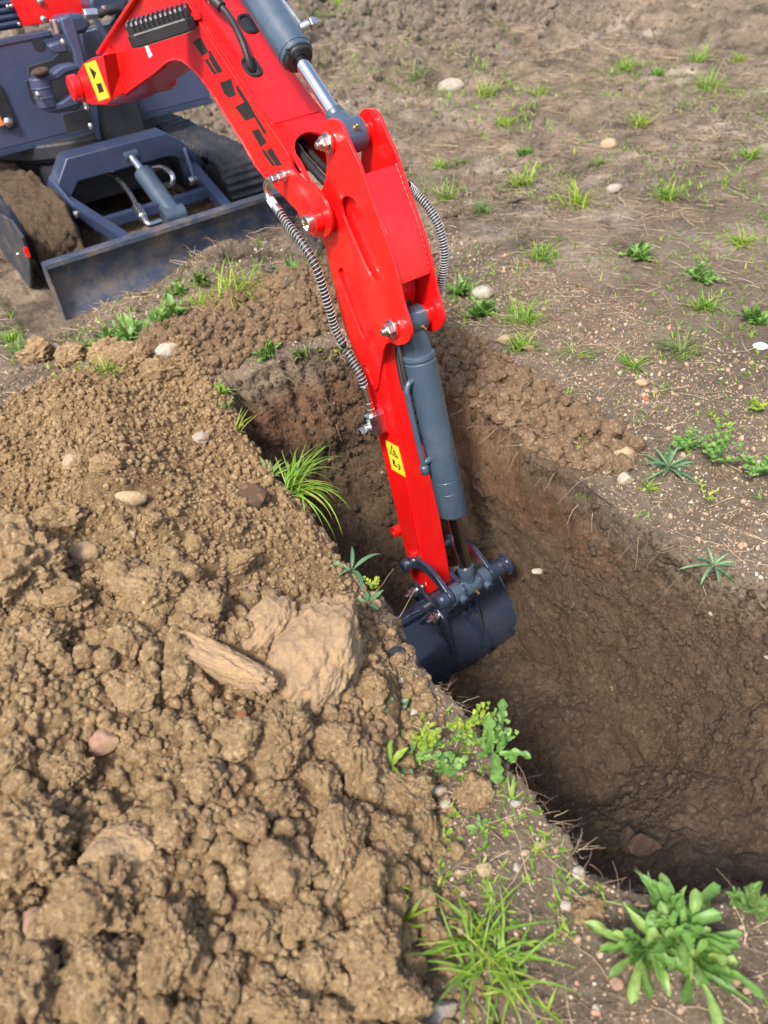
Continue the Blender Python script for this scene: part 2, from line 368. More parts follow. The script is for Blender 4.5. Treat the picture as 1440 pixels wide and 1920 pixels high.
def base(x, y):
    """smooth ground, spoil heap and trench (heights in metres)"""
    g = .018*fb2(x, y, 1.3, 3, 3)+.006*fb2(x, y, 9, 2, 4)
    far = sst(3.8, 7.5, y); g = g+far*(.06*fb2(x*.6, y*1.7, 1.0, 4, 7)+.13*np.abs(fb2(x*.9, y*1.6, 2.6, 4, 8)))+.026*sst(2.4, 4.2, y)*fb2(x, y, 4.0, 4, 9)+.02*sst(3.0, 5, y)*np.abs(fb2(x, y, 9, 3, 10))
    hb = np.where((np.abs(x) < .85) & (y > 3.7) & (y < 6), .3, 1)
    if np.max(y) > 2.3: g = g+hb*(.034*sst(2.3, 3.8, y)*dome(worley2(x/.06+.5*fb2(x, y, 9, 2, 82), y/.075, 83), 1.1)*(vn2(x*2.1, y*2.1, 84) > -.3)+.080*sst(3.6, 6.5, y)*dome(worley2(x/.17, y/.22, 85), 1.2)*sst(-.3, .3, fb2(x, y, 1.0, 2, 86)))
    pb = np.exp(-((y-3.62)/.16)**2)*sst(-.62, .1, x)*(1-sst(.75, 1.1, x)); g = g+pb*(.05+.11*sst(-.3, .6, x))*(1+.45*fb2(x, y, 5, 4, 43))
    g = g+sst(7.5, 9.5, y+.25*x)*.10
    # spoil heap on the left
    d = toe(y)-x; endy = 1-sst(2.65, 3.15, y+.12*vn2(x*3, y*3, 31))
    m = (.05*sst(-.02, .07, d)+.20*sst(.0, .60, d)+.05*sst(.6, 1.3, d))*endy
    m = m*(1+.28*fb2(x, y, 2.2, 3, 33))+.026*fb2(x, y, 5.5, 3, 34)*sst(0, .15, d)*endy
    g = g+m
    # loose pile along the right rim and the far end
    pr = np.exp(-((x-.43)/.15)**2)*sst(1.15, 1.45, y)*(1-sst(2.5, 3.0, y)); g = g+pr*.055*(1+.5*fb2(x, y, 6, 3, 41))
    pe = np.exp(-((y-3.0-.05*x)/.26)**2)*sst(-.62, -.35, x)*(1-sst(.35, .8, x)); g = g+pe*.11*(1+.5*fb2(x, y, 6, 3, 42))
    gr = np.exp(-((x-1.3)/.9)**2-((y-2.3)/.12)**2)*.0; g = g+gr
    # trench
    dep = .74+.19*sst(1.05, 1.45, y)+.05*fb2(x, y, 3.0, 3, 51)
    fl = -dep+.10*np.exp(-((x-.02)/.2)**2-((y-.50)/.2)**2)+.07*sst(-.1, -.5, x)+.42*sst(.85, .25, y)
    fl = fl+.3*sst(1.95, 2.6, y)+.025*fb2(x, y, 9, 4, 52)
    yn = np.clip(.37-(x+.59)*.87, -.3, .40)
    wn = sst(0, .22, y-yn+.02*vn2(x*14, y*0, 53)); wf = 1-sst(2.42, 2.66, y+.12*x+.03*vn2(x*8, y*0, 54)+.012*vn2(x*30, y*0, 55))
    rl = rimL(y); rr = rimR(y); fr = footR(y)
    tr = np.clip((rr-x)/np.maximum(rr-fr, .02), 0, 1); tr = np.where(tr < .12, tr*2.2, .264+(tr-.12)*.836)
    tl = np.clip((x-rl)/.05, 0, 1)
    wmask = np.minimum(tr, tl)*wn*wf
    return g*(1-wmask)+fl*wmask, wmask, d, endy, pr, pe
# crumb raster for the near ground
RX0, RX1, RY0, RY1, RS = -1.95, 1.5, -.15, 4.0, .0032
nx = int((RX1-RX0)/RS); ny = int((RY1-RY0)/RS)
HR = np.zeros((nx, ny), np.float32)
gx = (RX0+np.arange(nx)*RS)[:, None]; gy = (RY0+np.arange(ny)*RS)[None, :]
GX, GY = np.broadcast_to(gx, (nx, ny)), np.broadcast_to(gy, (nx, ny))
WN = (1+.30*vn2(GX*110, GY*110, 61)+.2*vn2(GX*230, GY*230, 62)).astype(np.float32)
def stamp(x, y, r, off, flat):
    ix = int((x-RX0)/RS); iy = int((y-RY0)/RS); k = int(r*1.25/RS)+2
    a, b, c, d_ = max(ix-k, 0), min(ix+k+1, nx), max(iy-k, 0), min(iy+k+1, ny)
    if a >= b or c >= d_: return
    dx = gx[a:b]-x; dy = gy[:, c:d_]-y; th = random.random()*pi; e = .72+.28*random.random()
    u = dx*cos(th)+dy*sin(th); v = (-dx*sin(th)+dy*cos(th))/e
    q = r*r-(u*u+v*v)*WN[a:b, c:d_]**2
    t1, t2, t3 = random.uniform(-.6, .6), random.uniform(-.6, .6), random.uniform(.7, 1.0)
    h = np.where(q > 0, off+np.minimum(np.sqrt(np.maximum(q, 0)), r*t3+t1*u+t2*v)*flat, 0)
    np.maximum(HR[a:b, c:d_], h, out=HR[a:b, c:d_])
_b, _w, _d, _e, _p1, _p2 = base(GX.ravel(), GY.ravel()); zs = np.clip(sst(-.01, .05, _d)*_e+sst(.1, .4, _p1)+sst(.1, .4, _p2)+(_w > .5), 0, 1).reshape(nx, ny)
jx = GX+.006*vn2(GX*60, GY*60, 63); jy = GY+.006*vn2(GX*60, GY*60, 64)
gran = .0065*dome(worley2(jx/.0135, jy/.0135, 65))*(.4+.6*(vn2(GX*25, GY*25, 66) > -.2))+.010*dome(worley2(jx/.027, jy/.027, 67), 1.5)*(vn2(GX*14, GY*14, 68) > .0)
HR[:] = gran*zs+.0022*dome(worley2(jx/.010, jy/.010, 69), 1.5)*(1-zs)
NC = 75000
cx = rng.uniform(RX0, RX1, NC); cy = rng.uniform(RY0, RY1, NC)
bz, bw, bd, be, bpr, bpe = base(cx, cy)
zone_m = sst(-.01, .05, bd)*be; clump = .5+.5*fb2(cx, cy, 4, 2, 71)
u = rng.uniform(0, 1, NC)
for i in np.argsort(u):
    uu = max(u[i], 1e-4)
    if bw[i] > .5: # trench floor
        r = .0035*uu**(-.50); r = min(r, .022); stamp(cx[i], cy[i], r, r*.05, .55)
    elif zone_m[i] > .5 or bpr[i] > .25 or bpe[i] > .3:
        r = .0036*uu**(-.50)*(.6+.8*clump[i]); r = min(r, .024); stamp(cx[i], cy[i], r, r*random.uniform(-.3, .3), .95)
    else:
        r = .0032*uu**(-.32); r = min(r, .012); stamp(cx[i], cy[i], r, 0, .6)
def crumbs(x, y):
    fx = np.clip((x-RX0)/RS, 0, nx-1.001); fy = np.clip((y-RY0)/RS, 0, ny-1.001); a = fx.astype(int); b = fy.astype(int); u_ = fx-a; v_ = fy-b
    a2 = np.minimum(a+1, nx-1); b2 = np.minimum(b+1, ny-1)
    h = HR[a, b]*(1-u_)*(1-v_)+HR[a2, b]*u_*(1-v_)+HR[a, b2]*(1-u_)*v_+HR[a2, b2]*u_*v_
    e = np.minimum(np.minimum(x-RX0, RX1-x), np.minimum(y-RY0, RY1-y)); return h*np.clip(e/.1, 0, 1)
def gz(x, y):
    b = base(np.array([float(x)]), np.array([float(y)]))[0][0]; return float(b+crumbs(np.array([float(x)]), np.array([float(y)]))[0])
def onG(px, py):
    z = 0.0
    for _ in range(8): p = onZ(px, py, z); z = .5*z+.5*gz(p.x, p.y)
    p = onZ(px, py, z); return p
def lines(lo, hi, segs, far, r=1.014):
    v = []
    for a, b, st in segs: v += list(np.arange(a, b-1e-9, st))
    v.append(segs[-1][1]); st = segs[-1][2]; x = v[-1]
    while x < far: st = min(st*r, .6); x += st; v.append(x)
    st = segs[0][2]; x = v[0]; pre = []
    while x > lo: st = min(st*1.03, .8); x -= st; pre.append(x)
    return np.array(pre[::-1]+v)
XL = lines(-30, 0, [(-1.72, -.66, .0042), (-.66, -.44, .0022), (-.44, -.04, .0046), (-.04, .10, .0030), (.10, .20, .0016), (.20, .345, .0010), (.345, .5, .0032), (.5, 1.05, .0046)], 45, 1.0075)
YL = lines(-12, 0, [(.02, .2, .005), (.2, .6, .0036), (.6, 1.9, .0042), (1.9, 2.36, .0046), (2.36, 2.70, .0022), (2.70, 3.3, .0056)], 70, 1.0085)
A_, B_ = len(XL), len(YL)
XX, YY = np.meshgrid(XL, YL, indexing='ij'); XX = XX.ravel(); YY = YY.ravel()
ZZ, WM, DD, EN, PR, PE = base(XX, YY); near = ((XX > RX0) & (XX < RX1) & (YY > RY0) & (YY < RY1))
cr = np.where(near, crumbs(XX, YY), 0); 
far2 = (~near)
cr = cr+np.where(YY > 3.2, .014*sst(3.2, 4.2, YY)*np.abs(fb2(XX, YY, 16, 3, 81)), 0)
Z2 = ZZ.reshape(A_, B_); gxn = np.gradient(Z2, XL, axis=0); gyn = np.gradient(Z2, YL, axis=1)
nrm = np.stack([-gxn.ravel(), -gyn.ravel(), np.ones(A_*B_)], 1); nrm /= np.linalg.norm(nrm, axis=1)[:, None]
steep = 1-nrm[:, 2]
sm = sst(.2, .6, steep)
V = np.stack([XX, YY, ZZ], 1)
V[:, 2] += cr*(1-sm)
idx = np.where(sm > .01)[0]
x_, y_, z_ = V[idx, 0], V[idx, 1], V[idx, 2]
lump = .022*fb3(x_, y_, z_*1.1, 4, 3, 91)+.009*fb3(x_, y_, z_, 14, 4, 95, .5)-.007*sst(.45, .75, fb3(x_, y_*.7, z_*1.6, 9, 2, 99))
lump = lump+.005*dome(worley3(x_*42, y_*42, z_*42, 98))*(fb3(x_, y_, z_, 12, 2, 94) > -.1)+.010*dome(worley3(x_*15, y_*15, z_*15, 93), 1.5)*(fb3(x_, y_, z_, 5, 2, 92) > .12)+.006*fb3(x_*.5, y_*.5, z_*2.5, 8, 2, 97)
V[idx] += nrm[idx]*(lump*sm[idx])[:, None]
ii = np.arange(A_*B_).reshape(A_, B_)
Fq = np.stack([ii[:-1, :-1], ii[1:, :-1], ii[1:, 1:], ii[:-1, 1:]], -1).reshape(-1, 4)
me = npmesh('ground', V, Fq)
fc_ = Fq[:, 0]; me.polygons.foreach_set('use_smooth', ~((YY[fc_] < 3.4) & (YY[fc_] > -.1) & (XX[fc_] < 1.2) & (XX[fc_] > -1.9)))
# soil colours: tan spoil darkened to paint shade into the gaps between crumbs, grey-brown field, moist brown subsoil, a reddish band under the turf
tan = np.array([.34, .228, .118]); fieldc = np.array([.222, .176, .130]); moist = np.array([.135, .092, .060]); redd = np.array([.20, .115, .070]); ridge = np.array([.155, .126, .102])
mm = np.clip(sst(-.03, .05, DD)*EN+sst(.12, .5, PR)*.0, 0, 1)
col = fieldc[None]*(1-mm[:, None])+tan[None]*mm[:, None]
pm = np.clip(sst(.15, .5, PR)+sst(.2, .5, PE)*.8, 0, 1)[:, None]; col = col*(1-pm)+np.array([.28, .175, .10])[None]*pm
fr_ = sst(5.8, 8, YY+.4*fb2(XX, YY, 1.2, 2, 78))[:, None]; col = col*(1-fr_)+ridge[None]*fr_
pn = (sst(.1, .7, fb2(XX, YY, 1.6, 4, 77))*sst(2.4, 3.6, YY+XX*.4)*(1-fr_[:, 0])*.6)[:, None]; pn = np.clip(pn*.8*(fb2(XX, YY, 12, 2, 88)[:, None] > -.15), 0, 1); col = col*(1-pn)+np.array([.40, .34, .28])[None]*pn
z3 = V[:, 2]+.05*fb2(YY, XX, 4, 3, 79)
wt = (sst(.03, .12, -V[:, 2])*np.clip(WM*4, 0, 1))[:, None]
rb = (sst(-.42, -.22, z3)*sst(.0, .08, -z3)*sst(1.0, 1.5, YY))[:, None]
wc = moist[None]*(1-rb)+redd[None]*rb
vv = (1+.42*sst(1.5, 3.5, YY)*fb2(XX, YY*1.5, 7, 3, 87)+.22*fb3(XX*.7, YY*.7, V[:, 2]*3, 4, 3, 76))[:, None]; col = col*(1-wt)+wc*wt; col = np.clip(col*vv, .01, .9)
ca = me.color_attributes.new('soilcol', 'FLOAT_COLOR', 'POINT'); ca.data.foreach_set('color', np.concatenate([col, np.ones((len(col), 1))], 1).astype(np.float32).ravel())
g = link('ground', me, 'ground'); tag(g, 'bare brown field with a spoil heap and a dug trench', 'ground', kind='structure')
# small self-contained lumps used for clods and stones
_ico = {}
def ico(sub):
    if sub not in _ico:
        b = bmesh.new(); bmesh.ops.create_icosphere(b, subdivisions=sub, radius=1); b.verts.index_update()
        _ico[sub] = (np.array([v.co[:] for v in b.verts]), np.array([[v.index for v in f.verts] for f in b.faces])); b.free()
    return _ico[sub]
def lumpV(sub, seed, size, rough=.28, crumb=.07, facet=0, smooth=1.0, boxy=0):
    v, f = ico(sub)
    if boxy: v = np.sign(v)*np.abs(v)**(1-boxy); v = v/np.abs(v).max()
    s = seed*3.17; s = seed*3.17
    s = seed*3.17
    d = 1+rough*fb3(v[:, 0]+s, v[:, 1]+s, v[:, 2], 1.1, 3, seed)*smooth
    if facet:
        rr = np.random.RandomState(seed)
        for _ in range(facet):
            n = rr.normal(size=3); n /= np.linalg.norm(n); k = rr.uniform(.55, .85); dt = v@n; d = np.where(dt*d > k, k/np.maximum(dt, .05), d)
    if crumb > .05:
        d = d+crumb*(dome(worley3(v[:, 0]*2.3+s, v[:, 1]*2.3, v[:, 2]*2.3, seed), .95)-.5)
        if sub > 3: d = d+crumb*.55*(dome(worley3(v[:, 0]*5.5+s, v[:, 1]*5.5, v[:, 2]*5.5, seed+1), 1.0)-.5)
        if sub > 4: d = d+crumb*.3*(dome(worley3(v[:, 0]*12+s, v[:, 1]*12, v[:, 2]*12, seed+2), 1.05)-.5)
    d = d+crumb*.55*fb3(v[:, 0]+s, v[:, 1], v[:, 2]+s, 5.5, 4, seed+5, .6)
    return v*d[:, None]*np.array(size)[None], f
def rotm(a, b, c):
    return np.array(Matrix.Rotation(c, 3, 'Z') @ Matrix.Rotation(b, 3, 'Y') @ Matrix.Rotation(a, 3, 'X'))
def scatter(name, items, m, label, catg, variants=9, subs=(2, 3, 4), cuts=(.009, .017), smooth=True, **kw):
    Vs = []; Fs = []; off = 0; base_ = {sb_: [lumpV(sb_, 200+i, (1, 1, 1), **kw) for i in range(variants)] for sb_ in set(subs)}
    for (x, y, z, s, sq) in items:
        sb_ = subs[0] if s < cuts[0] else subs[1] if s < cuts[1] else subs[2]
        v, f = base_[sb_][random.randrange(variants)]; R_ = rotm(random.uniform(0, 6.28), random.uniform(0, 6.28), random.uniform(0, 6.28))
        v = (v*np.array([1, sq, .85]))@R_.T*s+np.array([x, y, z]); Vs.append(v); Fs.append(f+off); off += len(v)
    o = link(name, npmesh(name, np.concatenate(Vs), np.concatenate(Fs), smooth), m); tag(o, label, catg, kind='stuff'); return o
its = []; pil = []; peb = []; trn = []
N0 = 46000; xs = rng.uniform(-1.75, 1.3, N0); ys = rng.uniform(.0, 3.7, N0); zz, ww, dd, ee, p1, p2 = base(xs, ys); cc = crumbs(xs, ys); uu = rng.uniform(0, 1, N0); cl = .5+.5*fb2(xs, ys, 3.2, 2, 73)
for i in range(N0):
    z = zz[i]+cc[i]
    if ww[i] > .4:
        if zz[i] < -.55 and uu[i] < .10: r = .009*(uu[i]*10+.03)**(-.4); trn.append((xs[i], ys[i], zz[i]+r*.2, min(r, .022), .8))
        continue
    if ww[i] > 0.02: continue
    if dd[i] > .01 and ee[i] > .5:
        near_ = max(0, min(1, 1-(ys[i]-.3)/1.1)); lim = .011+.020*near_+.016*(dd[i] > .25)*(ys[i] < 1.9)*(cl[i] > .5)
        if uu[i] < .95: r = (.0046+.0055*near_)*(uu[i]/.95+.004)**(-.44)*(.6+.7*cl[i]); r = min(r, lim); its.append((xs[i], ys[i], z+r*.30, r, random.uniform(.7, 1)))
    elif (p1[i] > .3 or p2[i] > .3) and uu[i] < .98: r = .0068*(uu[i]+.01)**(-.42); pil.append((xs[i], ys[i], z+r*.45, min(r, .026), .85))
    else:
        if uu[i] < .85: r = .0024*(uu[i]/.85+.003)**(-.33); peb.append((xs[i], ys[i], z+r*.2, min(r, .011), .7))
for k in range(60):
    pass
scatter('rim_soil', pil, 'clodred', 'loose brown crumbs along the trench rim and floor', 'loose soil', rough=.3, crumb=.30)
wi = np.where((sm > .6) & (XX > -.62) & (XX < .5) & (YY > .2) & (YY < 2.8))[0]
for i in rng.choice(wi, 9000): r = .0028*(random.random()+.012)**(-.42); trn.append((V[i, 0], V[i, 1], V[i, 2], min(r, .015), .8))
scatter('trench_soil', trn, 'mud', 'damp dark crumbs on the trench walls and floor', 'loose soil', rough=.3, crumb=.30)
wst = []
for i in rng.choice(wi, 14): wst.append((V[i, 0], V[i, 1], V[i, 2], random.uniform(.004, .012), .75))
scatter('wall_stones', wst, 'greystone', 'small stones embedded in the trench walls', 'gravel', rough=.25, crumb=.02, facet=3, subs=(3, 3, 4))
for k in range(1500):   # crumbs spilled from the heap over the strip and both lips
    y = random.uniform(.2, 2.6); x = float(np.interp(y, [0, .45, .57, .65, .82, 1.05, 1.4, 2, 2.6], [-1.08, -.99, -.92, -.84, -.75, -.61, -.515, -.445, -.38]))+abs(random.gauss(0, .07)); b0 = base(np.array([x]), np.array([y]))
    if b0[1][0] > .05: continue
    r = .0042*(random.random()+.01)**(-.45); its.append((x, y, b0[0][0]+r*.4, min(r, .026), .85))
scatter('soil_spill', its[-1200:], 'clod', 'tan crumbs spilled from the heap over the bare strip', 'loose soil', rough=.3, crumb=.30) if False else None
scatter('soil_crumbs', its, 'clod', 'loose crumbly tan soil covering the spoil heap on the left', 'loose soil', rough=.3, crumb=.30)
scatter('gravel', peb, 'pebble', 'small pale pebbles strewn over the bare field', 'gravel', subs=(2, 2, 3), smooth=False, rough=.25, crumb=.02, facet=3)

# lumps of the open field
fl_ = []; N1 = 60000; xs = rng.uniform(-4.5, 8, N1); ys = 2.9+11*rng.uniform(0, 1, N1)**1.5; zz, ww, dd, ee, p1, p2 = base(xs, ys); cl = fb2(xs, ys*1.6, 1.1, 3, 501); uu = rng.uniform(0, 1, N1)
for i in range(N1):
    if ww[i] > 0 or (dd[i] > 0 and ee[i] > .3): continue
    if ys[i] < 4.6 and abs(xs[i]) < .9 and ys[i] > 3.75: continue
    fr2 = min(1, max(0, (ys[i]-5.0)/2.5)); k = cl[i]*.5+.5
    if random.random() > .15+1.0*k*(.45+.55*fr2)+.5*p2[i]: continue
    r = (.005+.013*fr2+.004*k)*(uu[i]+.02)**(-.38); fl_.append((xs[i], ys[i], zz[i]+r*.1, min(r, .025+.075*fr2), random.uniform(.6, 1)))
scatter('field_soil', fl_, 'fieldclod', 'small grey-brown lumps of soil over the open field', 'loose soil', cuts=(.03, .12), rough=.35, crumb=.25)
# ------------------------------------------------------------------ the excavator: one thing, its parts are children
EX = empty('mini_excavator', (0, 4.5, 0))
tag(EX, 'red and dark blue mini excavator with its arm reaching down into the trench', 'excavator')
_kids = []
def kid(o, parent=None):
    """parent without moving (root sits at (0, 4.5, 0))"""
    o.parent = parent or EX
    o.matrix_parent_inverse = Matrix.Identity(4)
    if (parent or EX) is EX: o.location = Vector(o.location)-Vector((0, 4.5, 0))
    return o
def bld(mb, name, m, parent=None, smooth=35, bevel=0): return kid(mb.build(name, m, None, smooth, bevel), parent)
def mir(fn, name, m, parent, smooth=35):
    for s in (-1, 1): mb = MB(); fn(mb, s); bld(mb, name, m, parent, smooth)
def pl(name, outer, x0, x1, m, parent=None, holes=(), bev=.0015): return kid(plate(name, outer, x0, x1, m, None, holes, bev, 16), parent)
P3 = lambda q, x: onX(q[0], q[1], x)
Xa = Vector((1, 0, 0))
# ---- dipper arm -------------------------------------------------------------
arm_out = [c3(*p) for p in [(480, 158), (500, 155), (545, 165), (580, 205), (605, 260), (640, 345), (690, 450), (725, 550), (785, 720), (850, 900), (915, 1080), (955, 1230), (985, 1370), (1010, 1460), (1035, 1540), (1046, 1600), (1035, 1640), (1010, 1672), (965, 1683), (930, 1675), (900, 1665), (880, 1675), (866, 1700), (855, 1740)]]
arm_out += [c4(*p) for p in [(390, 500), (380, 560), (372, 600), (360, 680), (345, 755), (325, 765), (308, 735), (290, 690), (270, 640), (245, 600), (200, 540), (150, 420), (110, 320), (60, 140), (30, 0)]]
arm_out += [c3(*p) for p in [(600, 1560), (560, 1400), (520, 1260), (485, 1100), (450, 970), (405, 900), (385, 820), (385, 740), (400, 680), (430, 650), (452, 610), (466, 560), (474, 500), (474, 430), (465, 380), (452, 300), (447, 250), (447, 215), (458, 180)]]
slot1 = [c3(*p) for p in [(600, 680), (580, 700), (573, 740), (583, 795), (605, 850), (640, 935), (695, 1060), (745, 1170), (778, 1228), (805, 1248), (826, 1230), (828, 1180), (800, 1050), (755, 890), (700, 760), (665, 705), (630, 682)]]
slot2 = [c3(*p) for p in [(570, 1162), (556, 1180), (562, 1225), (610, 1360), (705, 1600), (735, 1648), (758, 1664), (775, 1655), (772, 1628), (720, 1490), (655, 1330), (605, 1200), (590, 1172)]]
slot3 = [c4(*p) for p in [(250, 580), (244, 600), (262, 650), (290, 705), (312, 718), (325, 700), (300, 668), (275, 610), (264, 585)]]
AX = .065
ao = pxs(arm_out, -AX, 3)
arm = pl('dipper_arm', ao, -AX, -AX+.010, 'red', None, [pxs(slot1, -AX, 3), pxs(slot2, -AX, 3), pxs(slot3, -AX, 3)], .0018)
pl('side_plate', ao, AX-.010, AX, 'red', arm, [pxs(slot1, -AX, 3)], .0018)
q = lambda x, y, X_=-.055: (onX(x, y, X_).y, onX(x, y, X_).z)
# cover box between the plates
web = [q(682, 327), q(700, 375), q(725, 440), q(740, 490), q(750, 534), q(744, 536), q(734, 493), q(718, 443), q(693, 379), q(675, 330)]
wb = pl('cover_plate', web, -AX+.0095, AX-.0095, 'red', arm)
mb = MB()   # weld seams along the cover
for xx in (-.0535, .0535):
    pts = [Vector((xx, a, b)) for a, b in web[:5]]; ps = []
    for i in range(len(pts)-1):
        for k in range(14): ps.append(pts[i].lerp(pts[i+1], k/14))
    mb = MB(); mb.tube(ps, .004, 6, radii=[.0038+.0012*sin(i*1.9) for i in range(len(ps))]); bld(mb, 'weld_seam', 'red', arm, 60)
# stick box
tipc = Vector((-.065, 1.756, -.627)); f0 = Vector(q(717, 675)); f1 = Vector(q(747, 827)); f2 = Vector(q(782, 1000))
fd = (f2-f0).normalized(); bk0 = Vector(q(687, 725)); bk1 = Vector(q(752, 1000))
fr_top = f0-fd*.24; fr_end = f2+fd*.20
stickp = [tuple(fr_top), tuple(f0), tuple(f1), tuple(f2), tuple(fr_end)]
tip = Vector((1.756, -.627)); bd_ = (bk1-bk0).normalized(); bk_end = bk1+bd_*.22
for k in range(9):
    a = -2.3+k*.36; stickp.append((tip.x+.045*cos(a), tip.y+.045*sin(a)*1.0))
stickp = [p for p in stickp[:5]]+[(tip.x-.035, tip.y-.012), (tip.x-.012, tip.y-.036), (tip.x+.02, tip.y-.034), (tip.x+.038, tip.y-.01)]+[tuple(bk_end), tuple(bk1), tuple(bk0), tuple(bk0-bd_*.30)]
pl('arm_box', stickp, -.0548, .0548, 'red', arm, (), .003)
print('DBG stick', f0, f2, bk0, bk1, fr_end, bk_end)
# inner side skin seen behind the slots
pl('inner_box', [q(636, 350), q(662, 352), q(712, 480), q(728, 560), q(726, 620), q(705, 690), q(672, 650), q(640, 560), q(622, 480), q(618, 400)], -.046, .046, 'red', arm)
pl('backing_plate', [q(630, 480), q(660, 500), q(700, 600), q(722, 620), q(712, 665), q(698, 722), q(672, 660), q(648, 600)], -.0549, -.0530, 'red', arm, (), .0004)
# small red lugs on the back of the stick
for (px, py) in ((745, 995), (777, 1040)):
    c = onX(px, py, -.05); mb = MB(); mb.cyl(c-Xa*.012, c+Xa*.03, .021, 28, ch=.003); mb.ring(c-Xa*.018, c-Xa*.0118, .024, .012); bld(mb, 'boss', 'red', arm)
# pins with nuts
def pinset(y, z, xl, r, rw, parent, wcap=True):
    mb = MB(); hexnut(mb, (xl, y, z), (-1, 0, 0), r, .017, rw); hexnut(mb, (-xl, y, z), (1, 0, 0), r, .017, rw); mb.cyl((xl, y, z), (-xl, y, z), r*.62); return bld(mb, 'pin_nut', 'steel', parent)
nT = onX(612, 268, -.075); nB = onX(733, 617, -.075)
eT = Vector((0, nT.y, nT.z)); eB = Vector((0, nB.y, nB.z))
for e in (eT, eB):
    pinset(e.y, e.z, -.0705, .0205, .028, arm)
    mir(lambda mb, s: mb.cyl((s*.0545, e.y, e.z), (s*.040, e.y, e.z), .034, 36, ch=.002), 'washer', 'red', arm)
    mir(lambda mb, s: mb.cyl((s*.0655, e.y, e.z), (s*.0708, e.y, e.z), .031, 36, ch=.001), 'collar', 'red', arm)
# ---- boom -------------------------------------------------------------------
BX = .097
bo_px = [c3(*p) for p in [(280, 790), (305, 830), (330, 870), (350, 915), (385, 945), (430, 957), (470, 952), (495, 925), (505, 880), (503, 815), (478, 740), (428, 655), (372, 585)]]
bo_px += [(572, 343), (548, 316), (541, 292), (505, 236), (472, 192), (436, 139), (413, 103), (380, 53), (352, 7), (336, -24), (322, -60), (308, -100), (285, -105), (276, -60), (262, -3), (226, 50), (191, 101), (202, 197), (224, 184), (253, 162), (289, 137), (314, 116), (336, 112), (354, 123), (379, 148), (397, 173), (419, 209), (451, 260), (480, 310), (505, 339), (535, 374), (558, 397)]
bo = pxs(bo_px, -BX, 2)
boom = pl('boom', bo, -BX, -BX+.010, 'red', None, (), .0015)
pl('side_plate', bo, BX-.010, BX, 'red', boom, (), .0015)
fold = [onX(a, b, -BX) for a, b in [(322, -60), (336, -24), (352, 7), (380, 53), (413, 103), (436, 139), (472, 192), (505, 236), (541, 292), (575, 345)]]
def strip(name, pts, th, x0, x1, m, parent, inset=0):
    """bent plate following the points (y, z); thickness towards the inside"""
    mb = MB(); n = len(pts); vs = []
    for i, p in enumerate(pts):
        d = (pts[min(i+1, n-1)]-pts[max(i-1, 0)]).normalized(); nn = Vector((0, d.z, -d.y)); a = p+nn*inset; b = p+nn*(inset+th)
        vs += [Vector((x0, a.y, a.z)), Vector((x1, a.y, a.z)), Vector((x1, b.y, b.z)), Vector((x0, b.y, b.z))]
    fs = []
    for i in range(n-1):
        for k in range(4): j = (k+1) % 4; fs.append((4*i+k, 4*i+j, 4*i+4+j, 4*i+4+k))
    fs += [(0, 1, 2, 3), (4*n-4, 4*n-1, 4*n-2, 4*n-3)]
    mb._add(vs, fs); return bld(mb, name, m, parent, 30, .001)
iw = BX-.0102
# which side is inside: (0, d.z, -d.y) for a line going down towards -y points to -? ; test with the fold going down
dd_ = (fold[-1]-fold[0]); inn = Vector((0, dd_.z, -dd_.y)).normalized(); sgn = 1 if inn.z < 0 else -1
topf = cat(fold[:8], 3)
strip('top_plate', topf, .008*sgn, -iw, iw, 'red', boom, -.0015*sgn)
p0 = fold[7]; p1 = fold[-1]; ds = (p1-p0); Ls = ds.length; ds.normalize(); nn = Vector((0, ds.z, -ds.y))*sgn
def tp(x, s, h=0): return p0+ds*s-Vector((p0.x, 0, 0))+Vector((x, 0, 0))-nn*h
U_ = [(-iw, 0), (iw, 0), (iw, Ls), (.074, Ls), (.066, Ls*.62)]+[(.066*cos(t)-.004*(1-cos(t)), Ls*.62-.085*sin(t)) for t in [k*pi/12 for k in range(1, 12)]]+[(-.070, Ls*.62), (-.078, Ls), (-iw, Ls)]
mb = MB(); n = len(U_); vs = [tp(x, s, .0015) for x, s in U_]+[tp(x, s, -.0065) for x, s in U_]
mb._add(vs, [tuple(range(n)), tuple(range(2*n-1, n-1, -1))]+[(i, (i+1) % n, n+(i+1) % n, n+i) for i in range(n)])
bld(mb, 'top_end_plate', 'red', boom, 30)
mb = MB(); st = fold[6]+(fold[5]-fold[6])*.0   # raised reinforcing sheet on the top plate
e0 = onX(475, 187, -BX); dtmp = (fold[7]-fold[6]).normalized()
vs = [];
for h in (.0016, .0046):
    for x, p in ((-iw+.004, fold[6]), (iw-.004, fold[6]), (iw-.004, fold[7]), (-iw+.004, fold[7])): vs.append(Vector((x, p.y, p.z))-nn*h)
mb._add(vs, [(0, 1, 2, 3), (4, 5, 6, 7), (0, 1, 5, 4), (1, 2, 6, 5), (2, 3, 7, 6), (3, 0, 4, 7)]); bld(mb, 'reinforcing_plate', 'red', boom, 30)
bot = [onX(a, b, -BX) for a, b in [(202, 197), (224, 184), (253, 162), (289, 137), (314, 116), (336, 112), (354, 123), (379, 148), (397, 173), (419, 209), (451, 260), (480, 310), (505, 339)]]
strip('bottom_plate', cat(bot, 3), -.008, -iw, iw, 'red', boom, 0)
mb = MB(); wl = cat([p+Vector((-.0005, 0, 0)) for p in bot], 5); mb.tube(wl, .005, 6, radii=[.005+.0015*sin(i*2.3) for i in range(len(wl))]); bld(mb, 'weld_seam', 'red', boom, 60)
rib = [onX(a, b, -BX) for a, b in [(191, 101), (226, 50), (262, -3), (276, -60)]]
strip('upper_plate', rib, .012, -BX-.022, BX, 'red', boom, 0)
